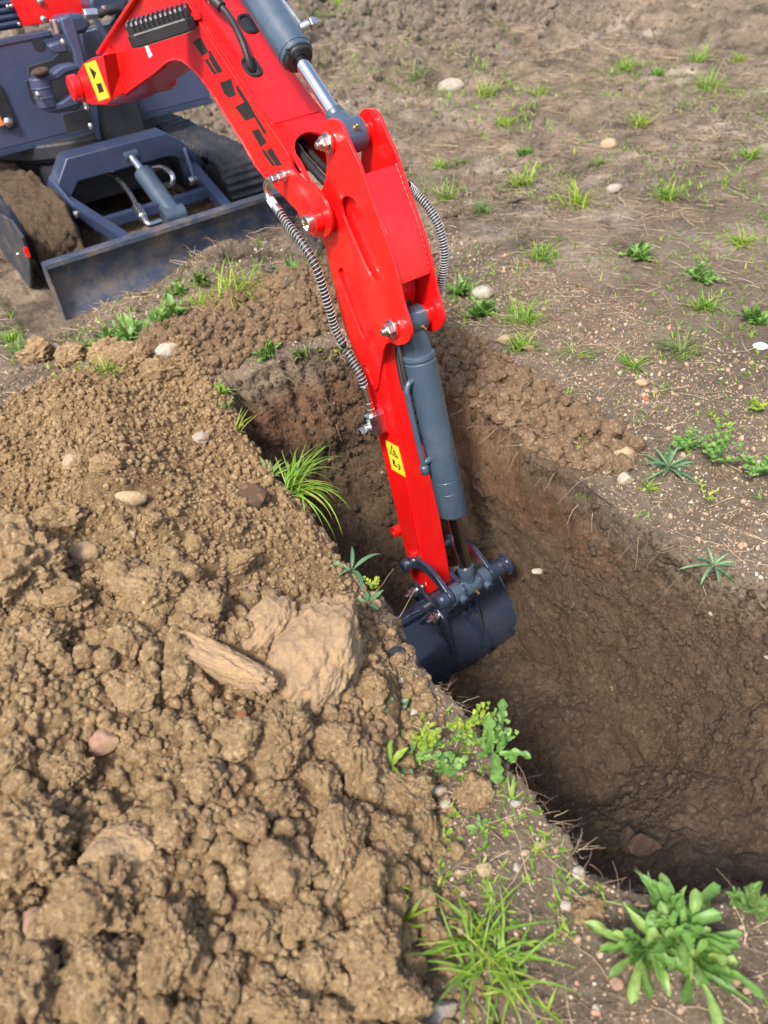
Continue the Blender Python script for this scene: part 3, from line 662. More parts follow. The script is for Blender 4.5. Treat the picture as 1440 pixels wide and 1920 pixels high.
# fork boss, pin
pc = onX(578, 419, -.135)
mir(lambda mb, s: mb.cyl((s*BX*.99, pc.y, pc.z), (s*.126, pc.y, pc.z), .034, 40, ch=.003), 'pivot_boss', 'red', boom)
mir(lambda mb, s: mb.cyl((s*.0655, pc.y, pc.z), (s*.0868, pc.y, pc.z), .046, 40, ch=.003), 'spacer', 'red', boom)
mb = MB(); mb.ring((-.1262, pc.y, pc.z), (-.146, pc.y, pc.z), .026, .019, 36); mb.cyl((-.1, pc.y, pc.z), (-.136, pc.y, pc.z), .0192); bld(mb, 'pivot_pin', 'steel', boom)
mb = MB(); mb.cyl((-.136, pc.y, pc.z), (-.148, pc.y, pc.z), .004, 12); mb.sphere((-.150, pc.y, pc.z), .0045, sub=2); bld(mb, 'grease_nipple', 'brass', boom)
# boom foot (wider than the boom)
FX = .155
ft = [(173, 108), (155, 119), (146, 135), (143, 150), (143, 175), (150, 190), (173, 197), (200, 197), (208, 188), (192, 104)]
ftp = pxs(ft, -FX); foot = pl('boom_foot', ftp, -FX, FX, 'red', boom, (), .004)
mb = MB(); A = [onX(208, 188, -FX), onX(192, 104, -FX)]; B = [onX(235, 173, -BX), onX(206, 85, -BX)]
vs = [A[0], A[1], B[1], B[0]]; vs += [Vector((-v.x, v.y, v.z)) for v in vs]
mb._add(vs, [(0, 1, 2, 3), (7, 6, 5, 4), (0, 3, 7, 4), (1, 5, 6, 2), (0, 4, 5, 1), (3, 2, 6, 7)]); bld(mb, 'foot_transition', 'red', boom, 30, .002)
fc = onX(140, 165, -.18); mb = MB(); mb.cyl((-.155, fc.y, fc.z), (-.20, fc.y, fc.z), .055, 40, ch=.006); bld(mb, 'pivot_boss', 'red', foot)
mb = MB(); a = onX(157, 186, -.13); mb.cyl(a, a+Vector((0, -.004, -.035)), .011, 12, ch=.002); mb.sphere(a+Vector((0, -.004, -.04)), .013, sub=2); bld(mb, 'grease_nipple', 'steel', foot)
def flat(name, pxl, x, m, parent, th=.0008):
    """thin sticker on a face at x; outline in photo pixels"""
    o = [P3(p, x) for p in pxl]; mb = MB(); n = len(o); o2 = [p+Vector((-th, 0, 0)) for p in o]
    mb._add(o+o2, [tuple(range(n)), tuple(range(2*n-1, n-1, -1))]+[(i, (i+1) % n, n+(i+1) % n, n+i) for i in range(n)]); return bld(mb, name, m, parent, 20)
def marks(name, polys, x, m, parent, th=.0006):
    mb = MB()
    for pxl in polys:
        o = [P3(p, x) for p in pxl]; n = len(o); o2 = [p+Vector((-th, 0, 0)) for p in o]
        mb._add(o+o2, [tuple(range(n)), tuple(range(2*n-1, n-1, -1))]+[(i, (i+1) % n, n+(i+1) % n, n+i) for i in range(n)])
    return bld(mb, name, m, parent, 20)
c5b = lambda x, y: (x*.18056, y*.18056)
lab = flat('warning_label', [c5b(*p) for p in [(875, 665), (990, 622), (1138, 1012), (1025, 1052)]], -FX-.0003, 'yellow', foot)
marks('warning_symbol', [[c5b(*p) for p in r] for r in [[(920, 690), (1000, 752), (978, 830)], [(1000, 870), (1050, 860), (1080, 950), (1030, 965)]]], -FX-.0012, 'decal', foot)
# decals on the boom side: black stylised strokes
d_ = [[c1(*p) for p in r] for r in [
  [(1002, 218), (1040, 195), (1062, 228), (1082, 268), (1050, 290)], [(1062, 312), (1078, 306), (1126, 382), (1112, 389)],
  [(1088, 288), (1082, 268), (1092, 262), (1156, 370), (1130, 380), (1090, 312)]]]
d_ += [[c2(*p) for p in r] for r in [
  [(117, 560), (190, 530), (223, 640), (181, 658), (148, 635)],
  [(222, 580), (235, 577), (318, 705), (356, 775), (350, 790), (330, 798), (291, 815), (270, 790), (220, 722), (283, 690), (240, 622)],
  [(356, 775), (350, 790), (366, 822), (416, 905), (428, 903), (424, 880)],
  [(330, 884), (380, 870), (432, 958), (392, 990)],
  [(398, 1012), (414, 1006), (430, 1030), (490, 1116), (474, 1121), (420, 1050)],
  [(440, 1012), (436, 1030), (500, 1120), (538, 1115), (456, 985), (464, 1000)]]]
marks('brand_decal', d_, -BX-.0002, 'decal', boom)
dots = []
for (x, y, r) in [(c1(1076, 292)[0], c1(1076, 292)[1], 4.6), (c2(445, 992)[0], c2(445, 992)[1], 4.6), (c2(44, 372)[0], c2(44, 372)[1], .1)]:
    dots.append([(x+r*cos(t*pi/8), y+r*sin(t*pi/8)) for t in range(16)])
for d1 in dots[:2]: marks('brand_dot', [d1], -BX-.0010, 'red', boom)
flat('small_label', [c1(*p) for p in [(752, 238), (765, 232), (792, 288), (775, 302)]], -BX-.0003, 'white', boom)
# top-face helper
def onTop(px, py, h=0):
    r = ray(px, py); best = None
    for i in range(len(fold)-1):
        a, b = fold[i], fold[i+1]; d = (b-a).normalized(); n_ = Vector((0, d.z, -d.y))
        if n_.z < 0: n_ = -n_
        a2 = a+n_*h; rv = Vector(r); t = (a2-Vector(CAM)).dot(n_)/rv.dot(n_); p = Vector(CAM)+rv*t; s = (p-a2).dot(d)
        if -1e-6 <= s <= (b-a).length or best is None or (i == len(fold)-2 and best is None): best = (p, d, n_); 
        if -1e-6 <= s <= (b-a).length: return best
    return best
gro = None
for (px, py, f_) in ((c2(330, 458)[0], c2(330, 458)[1], 1), (c2(305, 168)[0], c2(305, 168)[1], 1)):
    p, d, n_ = onTop(px, py); mb = MB(); prof = []
    def stad(L_, w_, k):
        o = []
        for t in range(k): a = pi*t/(k-1); o.append((w_*cos(a), L_+w_*sin(a)))
        for t in range(k): a = pi+pi*t/(k-1); o.append((w_*cos(a), -L_+w_*sin(a)))
        return o
    K = 12; ro = stad(.014, .0285, K); ri = stad(.014, .0175, K); rings = [(ro, .0016), (ro, .006), (stad(.014, .026, K), .009), (stad(.014, .020, K), .009), (ri, .006), (ri, .0016)]
    vs = []; fs = []; m_ = len(ro)
    for rr_, h in rings: vs += [p+Xa*a+d*b+n_*h for a, b in rr_]
    for k in range(len(rings)-1):
        for i in range(m_): j = (i+1) % m_; fs.append((k*m_+i, k*m_+j, (k+1)*m_+j, (k+1)*m_+i))
    mb._add(vs, fs); g_ = bld(mb, 'grommet', 'rubber', boom, 50)
    mb = MB(); mb.poly([p+Xa*a+d*b+n_*.0022 for a, b in ri]); bld(mb, 'grommet_opening', 'dark', g_, 20)
# hose running into the grommet
gp, gd, gn = onTop(c2(345, 480)[0], c2(345, 480)[1])
ctl = [onTop(c2(100, 20)[0], c2(100, 20)[1], .05)[0], onTop(c2(160, 85)[0], c2(160, 85)[1], .05)[0], onTop(c2(215, 170)[0], c2(215, 170)[1], .05)[0], onTop(c2(265, 275)[0], c2(265, 275)[1], .045)[0], onTop(c2(298, 370)[0], c2(298, 370)[1], .032)[0], onTop(c2(325, 450)[0], c2(325, 450)[1], .012)[0], gp-gn*.01]
mb = MB(); mb.tube(cat(ctl, 8), .0115, 14); hz = bld(mb, 'hydraulic_hose', 'rubber', None, 60)
mb = MB(); d0 = (ctl[1]-ctl[0]).normalized(); mb.cyl(ctl[0]-d0*.09, ctl[0]+d0*.022, .018, 24, ch=.003); mb.cyl(ctl[0]-d0*.035, ctl[0]-d0*.02, .0205, 24, ch=.003); bld(mb, 'hose_fitting', 'black', hz, 40)
mb = MB(); mb.ring(ctl[0]-d0*.024, ctl[0]-d0*.014, .0212, .017); bld(mb, 'fitting_ring', 'steel', hz)
# hose inside the arm
mb = MB(); mb.tube(cat([(.0, 2.45, .93), (-.03, 2.25, .87), (-.03, 2.1, .82), (.03, 2.0, .76), (.045, 1.95, .6)], 8), .013, 12); mb.tube(cat([(.03, 2.4, .9), (.01, 2.22, .85), (.0, 2.08, .84), (.04, 1.96, .80), (.04, 1.9, .7)], 8), .011, 12)
mb.tube(cat([(.02, 1.86, .62), (.022, 1.82, .5), (.022, 1.84, .42), (-.005, 1.86, .36), (-.03, 1.80, .25)], 8), .012, 12); bld(mb, 'inner_hose', 'rubber', None, 60)
# ---- cylinders --------------------------------------------------------------
def cylset(name, eye, dirn, r_eye, weye, s_rod0, s_rod1, r_rod, s_b0, s_b1, r_b, mbar, mrod, capm, both=False):
    dirn = Vector(dirn).normalized(); pt = lambda s: eye+dirn*s
    mb = MB(); qd = dirn.to_track_quat('Z', 'Y').to_matrix()
    root = None
    mb.lathe(pt(s_b0), qd, [(0, r_b*.86), (.004, r_b*.97), (.012, r_b), (.016, r_b), (.018, r_b*.985), (.05, r_b*.985), (.052, r_b), (s_b1-s_b0-.012, r_b), (s_b1-s_b0-.002, r_b*.97), (s_b1-s_b0, r_b*.90)], 56)
    root = bld(mb, name, mbar, None, 40)
    return root, pt, dirn
# arm cylinder (top)
dA = (onX(560.5, 111, 0)-eT).normalized(); dA = Vector((0, dA.y, dA.z)); ptA = lambda s: eT+dA*s
sc = (onX(558, 110, 0)-eT).dot(dA); rb = .050
qd = dA.to_track_quat('Z', 'Y').to_matrix()
mb = MB(); mb.lathe(ptA(sc), qd, [(0, .047), (.003, .0505), (.012, .0505), (.013, .049), (.018, .049), (.019, .0510), (.115, .0510), (.116, .050), (.1165, .0505), (.75, .0505)], 64); ac = bld(mb, 'arm_cylinder', 'cylgrey', None, 30)
mb = MB(); mb.ring(ptA(sc-.012), ptA(sc+.004), .0445, .0222, 48); mb.box(ptA(sc-.001)+Vector((-.035, 0, 0))+Vector((0, dA.z, -dA.y))*(-.03), (.014, .012, .014)); bld(mb, 'end_cap', 'black', ac)
mb = MB(); mb.cyl(ptA(.05), ptA(sc+.02), .0205, 40); bld(mb, 'rod', 'chrome', ac)
mb = MB(); mb.cyl(eT-Xa*.0385, eT+Xa*.0385, .047, 56, ch=.002); mb.lathe(ptA(.02), qd, [(0, .040), (.03, .036), (.04, .030), (.048, .027), (.052, .0285), (.066, .0285), (.068, .026)], 40)
bld(mb, 'rod_eye', 'cylgrey', ac)
nA = Vector((0, -dA.z, dA.y)); nA = nA if nA.z > 0 else -nA
bz_ = (nA*.8-dA*.25+Xa*.0).normalized(); mb = MB(); hexnut(mb, eT+bz_*.0462+Xa*.002, bz_, .0085, .004); bld(mb, 'grease_nipple', 'brass', ac)
mb = MB(); s0 = ptA(sc+.075)+Xa*.045+nA*.02; mb.cyl(s0, s0+Xa*.03+nA*.01, .013, 20, ch=.002); mb.cyl(s0+Xa*.03+nA*.01, s0+Xa*.048+nA*.01, .017, 6, ch=.002); mb.cyl(s0+Xa*.048+nA*.01, s0+Xa*.058+nA*.01, .011, 16); mb.tube(cat([s0+Xa*.01+dA*.01, s0+Xa*.008+dA*.06, s0+dA*.14, s0-Xa*.004+dA*.3], 6), .0075, 10); bld(mb, 'port_fitting', 'steel', ac)
# bucket cylinder
rodc = Vector((0, 1.532, -.470)); dB = (rodc-eB).normalized(); LB = (rodc-eB).length; qb = dB.to_track_quat('Z', 'Y').to_matrix()
sb0 = (onX(785, 668, 0)-eB).dot(dB)-.012; sb1 = (onX(846, 955, 0)-eB).dot(dB)+.012
mb = MB(); LL = sb1-sb0
mb.lathe(eB+dB*sb0, qb, [(0, .036), (0, .045), (.004, .0505), (.010, .0515), (.016, .0515), (.021, .0485), (.024, .0485), (.027, .0512), (LL-.145, .0512), (LL-.144, .0506), (LL-.1425, .0506), (LL-.1415, .0514), (LL-.095, .0514), (LL-.010, .0514), (LL-.002, .049), (LL, .045), (LL, .03)], 64)
bc = bld(mb, 'bucket_cylinder', 'cylgrey', None, 30)
mb = MB(); mb.ring(eB+dB*(sb1-.096), eB+dB*(sb1-.0945), .05155, .05, 64); bld(mb, 'seal_ring', 'steel', bc)
mb = MB(); mb.cyl(eB-Xa*.0365, eB+Xa*.0365, .043, 56, ch=.002)
oB = Vector((0, -dB.z, dB.y)); oB = oB if oB.y < 0 else -oB
RB = Matrix((Xa, oB, dB)).transposed(); mb.box(eB+dB*(sb0*.5+.015), (.066, .062, sb0), RB, .004); bld(mb, 'cylinder_eye', 'cylgrey', bc)
mb = MB(); bn = (oB*.75+dB*.35).normalized(); hexnut(mb, eB+bn*.042+Xa*.012, bn, .008, .003); bld(mb, 'grease_nipple', 'brass', bc)
mb = MB(); mb.cyl(eB+dB*(sb1-.02), eB+dB*(LB-.03), .0235, 40); bld(mb, 'rod', 'darkrod', bc)
mb = MB(); mb.lathe(eB+dB*(LB-.085), qb, [(0, .0245), (.0, .030), (.01, .031), (.03, .031), (.036, .028), (.07, .030)], 40); mb.cyl(rodc-Xa*.030, rodc+Xa*.030, .036, 48, ch=.002)
mb.cyl(rodc-Xa*.083, rodc-Xa*.031, .034, 48, ch=.002); mb.cyl(rodc+Xa*.031, rodc+Xa*.083, .034, 48, ch=.002)
for s in (-.056, .056): a = rodc+Vector((s, 0, 0)); dn = (oB*.9+dB*.35).normalized(); mb.cyl(a+dn*.02, a+dn*.05, .016, 24, ch=.002)
bld(mb, 'rod_clevis', 'cylgrey', bc)
mb = MB()
for s in (-.056, .056): mb = MB(); a = rodc+Vector((s, 0, 0)); mb.cyl(a+dn*.0495, a+dn*.0508, .009, 16); bld(mb, 'clevis_bolt', 'dark', bc)
mb = MB(); hexnut(mb, rodc+dn*.0352+Xa*.004, dn, .008, .004); bld(mb, 'grease_nipple', 'brass', bc)
# steel pipe along the bucket cylinder
sd_ = -Xa
def bcp(s, x, o): return eB+dB*s+Xa*x+oB*o
u0 = (onX(757, 690, -.06)-eB).dot(dB)
pa = [bcp(sb0+.075, -.040, .01), bcp(sb0+.075, -.062, .012), bcp(sb0+.095, -.076, .012), bcp(sb0+.13, -.078, .012), bcp(sb0+.25, -.078, .010), bcp(sb0+.36, -.074, .006), bcp(sb0+.385, -.070, .004)]
mb = MB(); mb.tube(cat(pa, 6), .0095, 12); mb.cyl(bcp(sb0+.36, -.075, .005), bcp(sb0+.395, -.072, .003), .015, 20, ch=.005); mb.cyl(bcp(sb0+.35, -.045, .01), bcp(sb0+.35, -.072, .006), .011, 16, ch=.002)
bld(mb, 'oil_pipe', 'cylgrey', bc, 50)
mb = MB(); a0 = bcp(sb0+.115, -.055, -.02); b0 = bcp(sb0+.30, -.050, -.02); mb.tube([a0.lerp(b0, k/6) for k in range(7)], .0085, 12)
mb2 = MB(); mb2.cyl(a0.lerp(b0, .05), a0.lerp(b0, .38), .0098, 16, ch=.002); mb2.cyl(a0.lerp(b0, .42), a0.lerp(b0, .55), .0115, 6, ch=.001); mb2.cyl(a0.lerp(b0, .60), a0.lerp(b0, .80), .0115, 6, ch=.001)
bld(mb, 'hydraulic_hose', 'rubber', None, 60); bld(mb2, 'hose_coupling', 'steel', bc)
mb = MB(); mb.tube(cat([bcp(-.02, -.03, -.05), bcp(sb0, -.046, -.03), bcp(sb0+.06, -.052, -.025), bcp(sb0+.12, -.055, -.02)], 6), .0095, 12); bld(mb, 'hydraulic_hose', 'rubber', None, 60)
# ---- hoses with spring guard -------------------------------------------------
def springhose(ctl, r, coils, parent=None):
    path = cat(ctl, 14); mb = MB(); mb.tube(path, r, 14); h = bld(mb, 'hydraulic_hose', 'rubber', None, 60)
    Ls_ = [0]
    for i in range(1, len(path)): Ls_.append(Ls_[-1]+(path[i]-path[i-1]).length)
    T = Ls_[-1]; n = coils*14; pts = []; up = None; j = 0; prev = None
    for k in range(n+1):
        s = T*k/n
        while j < len(path)-2 and Ls_[j+1] < s: j += 1
        t = (s-Ls_[j])/max(Ls_[j+1]-Ls_[j], 1e-9); p = path[j].lerp(path[j+1], t); d = (path[j+1]-path[j]).normalized()
        if up is None: up = d.orthogonal().normalized()
        up = (up-d*up.dot(d)).normalized(); sd2 = d.cross(up); a = 2*pi*k/14
        pts.append(p+(r+.0010)*(cos(a)*up+sin(a)*sd2))
    mb = MB(); mb.tube(pts, .0011, 5); bld(mb, 'spring_guard', 'springm', h, 60); return h, path
xh = -.135
lh = [onX(*c3(*p), x) for p, x in [((150, 770), -.150), ((210, 860), -.150), ((280, 950), -.150), ((355, 1060), -.145), ((415, 1180), -.140), ((460, 1320), -.135), ((500, 1450), -.130), ((535, 1570), -.125), ((590, 1680), -.118)]]
lh += [onX(*c4(*p), x) for p, x in [((75, 400), -.112), ((135, 490), -.106), ((190, 590), -.102), ((228, 660), -.100), ((252, 735), -.099)]]
h1, pth = springhose(lh, .0122, 58)
ctl2 = [onX(*c3(*p), x) for p, x in [((1020, 600), .075), ((1075, 655), .10), ((1150, 735), .115), ((1215, 840), .125), ((1255, 950), .13), ((1272, 1060), .13), ((1262, 1180), .125), ((1238, 1290), .11), ((1215, 1380), .085), ((1180, 1450), .07)]]
h2, _ = springhose(ctl2, .0112, 52)
# elbow fitting at the boom
mb = MB(); e1 = onX(*c3(200, 535), -BX); mb.cyl(e1, e1-Xa*.012, .017, 24, ch=.002); mb.cyl(e1-Xa*.012, e1-Xa*.030, .0145, 6, ch=.002); mb.cyl(e1-Xa*.030, e1-Xa*.034, .010, 16); mb.cyl(e1-Xa*.034, e1-Xa*.052, .0135, 6, ch=.002)
el = cat([e1-Xa*.05, onX(*c3(85, 565), -.150), onX(*c3(62, 600), -.152), onX(*c3(70, 650), -.152), onX(*c3(85, 685), -.151)], 6); mb.tube(el, .0075, 12)
a, b = onX(*c3(82, 680), -.151), onX(*c3(158, 785), -.150); mb.cyl(a, a.lerp(b, .45), .0125, 20, ch=.002); mb.cyl(a.lerp(b, .6), b, .0142, 20, ch=.002); ef = bld(mb, 'elbow_fitting', 'steel', h1, 40)
mb = MB(); mb.cyl(a.lerp(b, .2), a.lerp(b, .72), .0135, 20, ch=.001); bld(mb, 'hose_tag', 'white', h1, 40)
# valve block on the arm
vb = empty('valve_block', (0, 0, 0)); bcn = onX(*c4(345, 1010), -.085)
uv_ = fd; uz = Vector((0, fd.x, fd.y)); uo = Vector((0, -fd.y, fd.x)); uo = uo if uo.y < 0 else -uo
RV = Matrix((Xa, uo, uz)).transposed()
mb = MB(); mb.box(bcn+Xa*(-.004), (.062, .045, .072), RV, .002); vb0 = bld(mb, 'valve_block', 'steel', None, 25); bpy.data.objects.remove(vb)
mb = MB(); mb.box(bcn+Xa*.028-uz*.004, (.012, .052, .095), RV, .002); bld(mb, 'mounting_pad', 'red', vb0, 25)
mb = MB(); cc_ = onX(*c4(270, 1065), -.125); mb.cyl(bcn-Xa*.03+uz*.008, bcn-Xa*.052+uz*.008, .019, 24, ch=.002); mb.cyl(bcn-Xa*.052+uz*.008, bcn-Xa*.070+uz*.008, .014, 6, ch=.002)
mb.cyl(bcn-Xa*.012+uz*.036, bcn-Xa*.012+uz*.060, .010, 6, ch=.001); mb.cyl(bcn-Xa*.03-uz*.022+uo*.008, bcn-Xa*.042-uz*.022+uo*.008, .008, 6, ch=.001)
hb = lh[-1]; tpv = bcn-Xa*.010-uz*.036
mb.cyl(tpv, tpv.lerp(hb, .22), .0145, 6, ch=.001); mb.cyl(tpv.lerp(hb, .24), tpv.lerp(hb, .42), .0128, 6, ch=.001); mb.cyl(tpv.lerp(hb, .42), tpv.lerp(hb, .86), .0118, 20, ch=.001); mb.cyl(tpv.lerp(hb, .86), hb, .0135, 20, ch=.001)
bld(mb, 'valve_fitting', 'steel', vb0, 40)
wl2 = flat('warning_label', [c4(*p) for p in [(410, 1140), (507, 1192), (565, 1420), (460, 1358)]], -.0551, 'yellow', arm)
mk = [[(455, 1175), (447, 1240), (510, 1282)], [(466, 1285), (476, 1288), (484, 1310), (478, 1322), (490, 1332), (508, 1340), (506, 1346), (488, 1340), (474, 1330), (466, 1310)], [(505, 1322), (512, 1318), (524, 1345), (520, 1366), (506, 1358), (516, 1350), (514, 1338)]]
marks('warning_symbol', [[c4(*p) for p in r] for r in mk], -.0560, 'decal', arm)
marks('symbol_fill', [[c4(*p) for p in [(460, 1196), (455, 1237), (492, 1262)]]], -.0567, 'yellow', arm)
marks('symbol_bar', [[c4(*p) for p in [(464, 1222), (470, 1220), (486, 1252), (480, 1252)]]], -.0574, 'decal', arm)
# ---- bucket and linkage -------------------------------------------------------
tip3 = Vector((0, 1.756, -.627)); gp3 = Vector((0, 1.765, -.474)); b23 = Vector((0, 1.615, -.650)); rd3 = rodc
def arc(c, r, a0, a1, n): return [(c.y+r*cos(a0+(a1-a0)*k/n), c.z+r*sin(a0+(a1-a0)*k/n)) for k in range(n+1)]
def linkplate(name, A, Bp, ra, rb_, bow, wmid, x0, x1, m, parent=None):
    """curved link from A to B in the y-z plane, bowed sideways"""
    a = Vector((A.y, A.z)); b = Vector((Bp.y, Bp.z)); d = (b-a).normalized(); n_ = Vector((-d.y, d.x)); n_ = n_ if n_.y > 0 else -n_
    top = []; bot_ = []
    for k in range(11):
        t = k/10; c = a.lerp(b, t)+n_*bow*4*t*(1-t); wd = (ra*(1-t)+rb_*t)*(1-.42*4*t*(1-t)) if wmid is None else (ra if t < .001 else rb_ if t > .999 else wmid+(max(ra, rb_)-wmid)*abs(2*t-1)**3)
        top.append(c+n_*wd); bot_.append(c-n_*wd)
    capb = [b+(d*cos(t)+n_*sin(t))*rb_ for t in [pi/2*(1-k/4) for k in range(1, 8)]]
    capa = [a+(-d*cos(t)-n_*sin(t))*ra for t in [pi/2*(1-k/4) for k in range(1, 8)]]
    o = top+capb+bot_[::-1]+capa
    return pl(name, [tuple(v) for v in o], x0, x1, m, parent, (), .0018)
for s in (-1, 1):
    x0, x1 = sorted((s*.088, s*.104)); gl = linkplate('guide_link', gp3, rd3, .026, .032, .052, .021, x0, x1, 'bucketp')
    for c_, xx, rr_ in ((gp3, .135, .024), (rd3, .150, .029)):
        mb = MB(); mb.cyl((s*.104, c_.y, c_.z), (s*xx, c_.y, c_.z), rr_, 36, ch=.003); bs_ = bld(mb, 'boss', 'bucketp', gl)
        up_ = Vector((0, -.45, .9)).normalized(); a = Vector((s*(xx-.014), c_.y, c_.z))+up_*(rr_-.002); mb = MB(); mb.cyl(a, a+up_*.008, .0085, 6, ch=.001); bld(mb, 'bolt', 'steel', gl)
mb = MB(); mb.cyl((.150, rd3.y, rd3.z), (.172, rd3.y, rd3.z), .033, 40, ch=.002); mb.cyl((.165, rd3.y, rd3.z), (.176, rd3.y, rd3.z), .044, 40, ch=.003); bld(mb, 'end_boss', 'bucketp', gl)
for c_ in (gp3, tip3): mb = MB(); mb.cyl((-.086, c_.y, c_.z), (.086, c_.y, c_.z), .013); bld(mb, 'linkage_pin', 'dark')
bk = MB()
# bucket shell: profile in (y, z), wall thickness, swept over x
prof = [(1.69, -.648), (1.652, -.675), (1.605, -.722), (1.560, -.765), (1.530, -.812), (1.517, -.865), (1.522, -.92), (1.55, -.975), (1.60, -1.01), (1.67, -1.03), (1.76, -1.035), (1.86, -1.03)]
prof = cat([Vector((0, a, b)) for a, b in prof], 5); n = len(prof); W = .245; vs = []; fs = []
inner = []
for i, p in enumerate(prof):
    d = (prof[min(i+1, n-1)]-prof[max(i-1, 0)]).normalized(); nrm_ = Vector((0, -d.z, d.y)); inner.append(p+nrm_*.008 if nrm_.y > 0 or i > n*.6 else p-nrm_*.008)
for p, r_ in zip(prof, inner): vs += [Vector((-W, p.y, p.z)), Vector((W, p.y, p.z)), Vector((W, r_.y, r_.z)), Vector((-W, r_.y, r_.z))]
for i in range(n-1):
    for k in range(4): j = (k+1) % 4; fs.append((4*i+k, 4*i+j, 4*i+4+j, 4*i+4+k))
fs += [(0, 1, 2, 3), (4*n-4, 4*n-1, 4*n-2, 4*n-3)]
bk._add(vs, fs); bucket = bld(bk, 'bucket', 'bucketp', None, 30)
side = [(p.y, p.z) for p in prof]+[(1.90, -.98), (1.87, -.86), (1.82, -.76), (1.76, -.70), (1.735, -.672), (1.70, -.645)]
for s in (-1, 1): x0, x1 = sorted((s*W, s*(W+.010))); pl('side_plate', side, x0, x1, 'bucketp', bucket, (), .002)
# edge bead, torque tube, wear ribs, ears
tb = Vector((0, 1.700, -.678)); mb = MB(); mb.cyl((-.262, tb.y, tb.z), (.262, tb.y, tb.z), .040, 48, ch=.003); bld(mb, 'torque_tube', 'bucketp', bucket)
for xx in (-.245, -.10, .085, .245):
    mb = MB(); off = []
    for i in range(2, n-6):
        p = prof[i]; d = (prof[i+1]-prof[i-1]).normalized(); nn_ = Vector((0, d.z, -d.y)); nn_ = nn_ if nn_.y < .0 or nn_.z < -.5 else -nn_; off.append(Vector((xx, p.y, p.z))+nn_*.0005)
    mb.tube(off, .0035 if abs(xx) < .2 else .006, 6); bld(mb, 'weld_bead', 'bucketp', bucket, 60)
for xx in (-.092, .055):
    for o_ in (0,):
        ear = [(tip3.y+.028, tip3.z+.012), (tip3.y+.005, tip3.z+.034), (tip3.y-.03, tip3.z+.026), (b23.y+.05, b23.z+.045), (b23.y, b23.z+.036), (b23.y-.034, b23.z+.018), (b23.y-.05, b23.z-.02), (b23.y-.085, b23.z-.15), (b23.y-.03, b23.z-.12), (b23.y+.06, b23.z-.08), (tip3.y, tip3.z-.07), (tip3.y+.034, tip3.z-.02)]
        e_ = pl('ear_plate', ear, xx, xx+.016, 'bucketp', bucket, (), .002)
for xx in (-.104, .071):
    s = -1 if xx < 0 else 1
    for c_ in (tip3, b23): mb = MB(); hexnut(mb, (xx, c_.y, c_.z), (s, 0, 0), .0175, .018, .024); mb.cyl((xx, c_.y, c_.z), (xx*.6, c_.y, c_.z), .021); bld(mb, 'pin_nut', 'steel', bucket)
for xx in (-.045, .032):
    lp = linkplate('bucket_link', rd3, b23, .036, .032, .0, None, xx, xx+.014, 'bucketp')
mb = MB(); mb.cyl((-.085, b23.y, b23.z), (.085, b23.y, b23.z), .030, 40, ch=.002); bld(mb, 'link_bush', 'bucketp', bucket)
for xx in (-.085, .045):   # triangular gussets on the shell
    g3 = [(1.60, -.66), (1.560, -.70), (1.500, -.80), (1.515, -.86), (1.56, -.77), (1.61, -.71)]
    pl('gusset', [(1.615, -.665), (1.575, -.672), (1.512, -.845), (1.518, -.862), (1.54, -.80), (1.60, -.72)], xx, xx+.012, 'bucketp', bucket, (), .0015)
    mb = MB(); mb._add([Vector((xx-.02, 1.595, -.712)), Vector((xx+.032, 1.595, -.712)), Vector((xx+.006, 1.512, -.848)), Vector((xx+.006, 1.552, -.70))], [(0, 1, 2), (0, 3, 1), (1, 3, 2), (0, 2, 3)]); bld(mb, 'gusset_base', 'bucketp', bucket, 20)
for k in range(5): mb = MB(); x = -.2+k*.1; mb.box((x, 1.90, -1.035), (.05, .09, .018), None, .003); bld(mb, 'tooth', 'dark', bucket)
# ---- work light on the boom ---------------------------------------------------
LA = onX(*c1(700, 250), -.30); LB_ = onX(*c1(1000, 155), -.13); lc = Vector((-.215, 2.765, 1.215)); 
ex = (onX(*c1(1000, 155), -.13)-onX(*c1(700, 250), -.30)).normalized(); ez = Vector((0, -.05, 1)); ez = (ez-ex*ez.dot(ex)).normalized(); ey = ez.cross(ex)
LM = Matrix((ex, ey, ez)).transposed(); LN_ = (LB_-LA).length; base_c = LA+ex*LN_*.5+ey*.05+ez*.016
def octo(w, d, c): return [(-w+c, -d), (w-c, -d), (w, -d+c), (w, d-c), (w-c, d), (-w+c, d), (-w, d-c), (-w, -d+c)]
mb = MB(); o8 = octo(LN_*.5+.012, .052, .022); vs = [];
for (h, k) in ((-.018, .97), (-.014, 1), (.014, 1), (.020, .94)): vs += [base_c+LM@Vector((a*k, b*k, h)) for a, b in o8]
fs = [tuple(range(8))[::-1], tuple(range(24, 32))]
for r_ in range(3):
    for i in range(8): j = (i+1) % 8; fs.append((r_*8+i, r_*8+j, (r_+1)*8+j, (r_+1)*8+i))
mb._add(vs, fs); wlamp = bld(mb, 'work_light', 'black', None, 20, .0015)
for k in range(13):
    x = (-.5+(k+.5)/13)*LN_*1.08; dd = .046 if 0 < k < 12 else .036; mb = MB(); vs = []
    pr_ = [(-dd, .018), (-dd, .040), (-dd*.9, .048), (dd*.9, .048), (dd, .040), (dd, .018)]
    for s in (-.0032, .0032): vs += [base_c+LM@Vector((x+s, a, b)) for a, b in pr_]
    mb._add(vs, [(0, 1, 2, 3, 4, 5), (11, 10, 9, 8, 7, 6)]+[(i, (i+1) % 6, 6+(i+1) % 6, 6+i) for i in range(6)]); bld(mb, 'cooling_fin', 'black', wlamp, 20)
mb = MB(); mb.box(base_c+LM@Vector((0, 0, .030)), (LN_*1.05, .078, .026), LM, .003); bld(mb, 'heat_sink', 'dark', wlamp, 20)
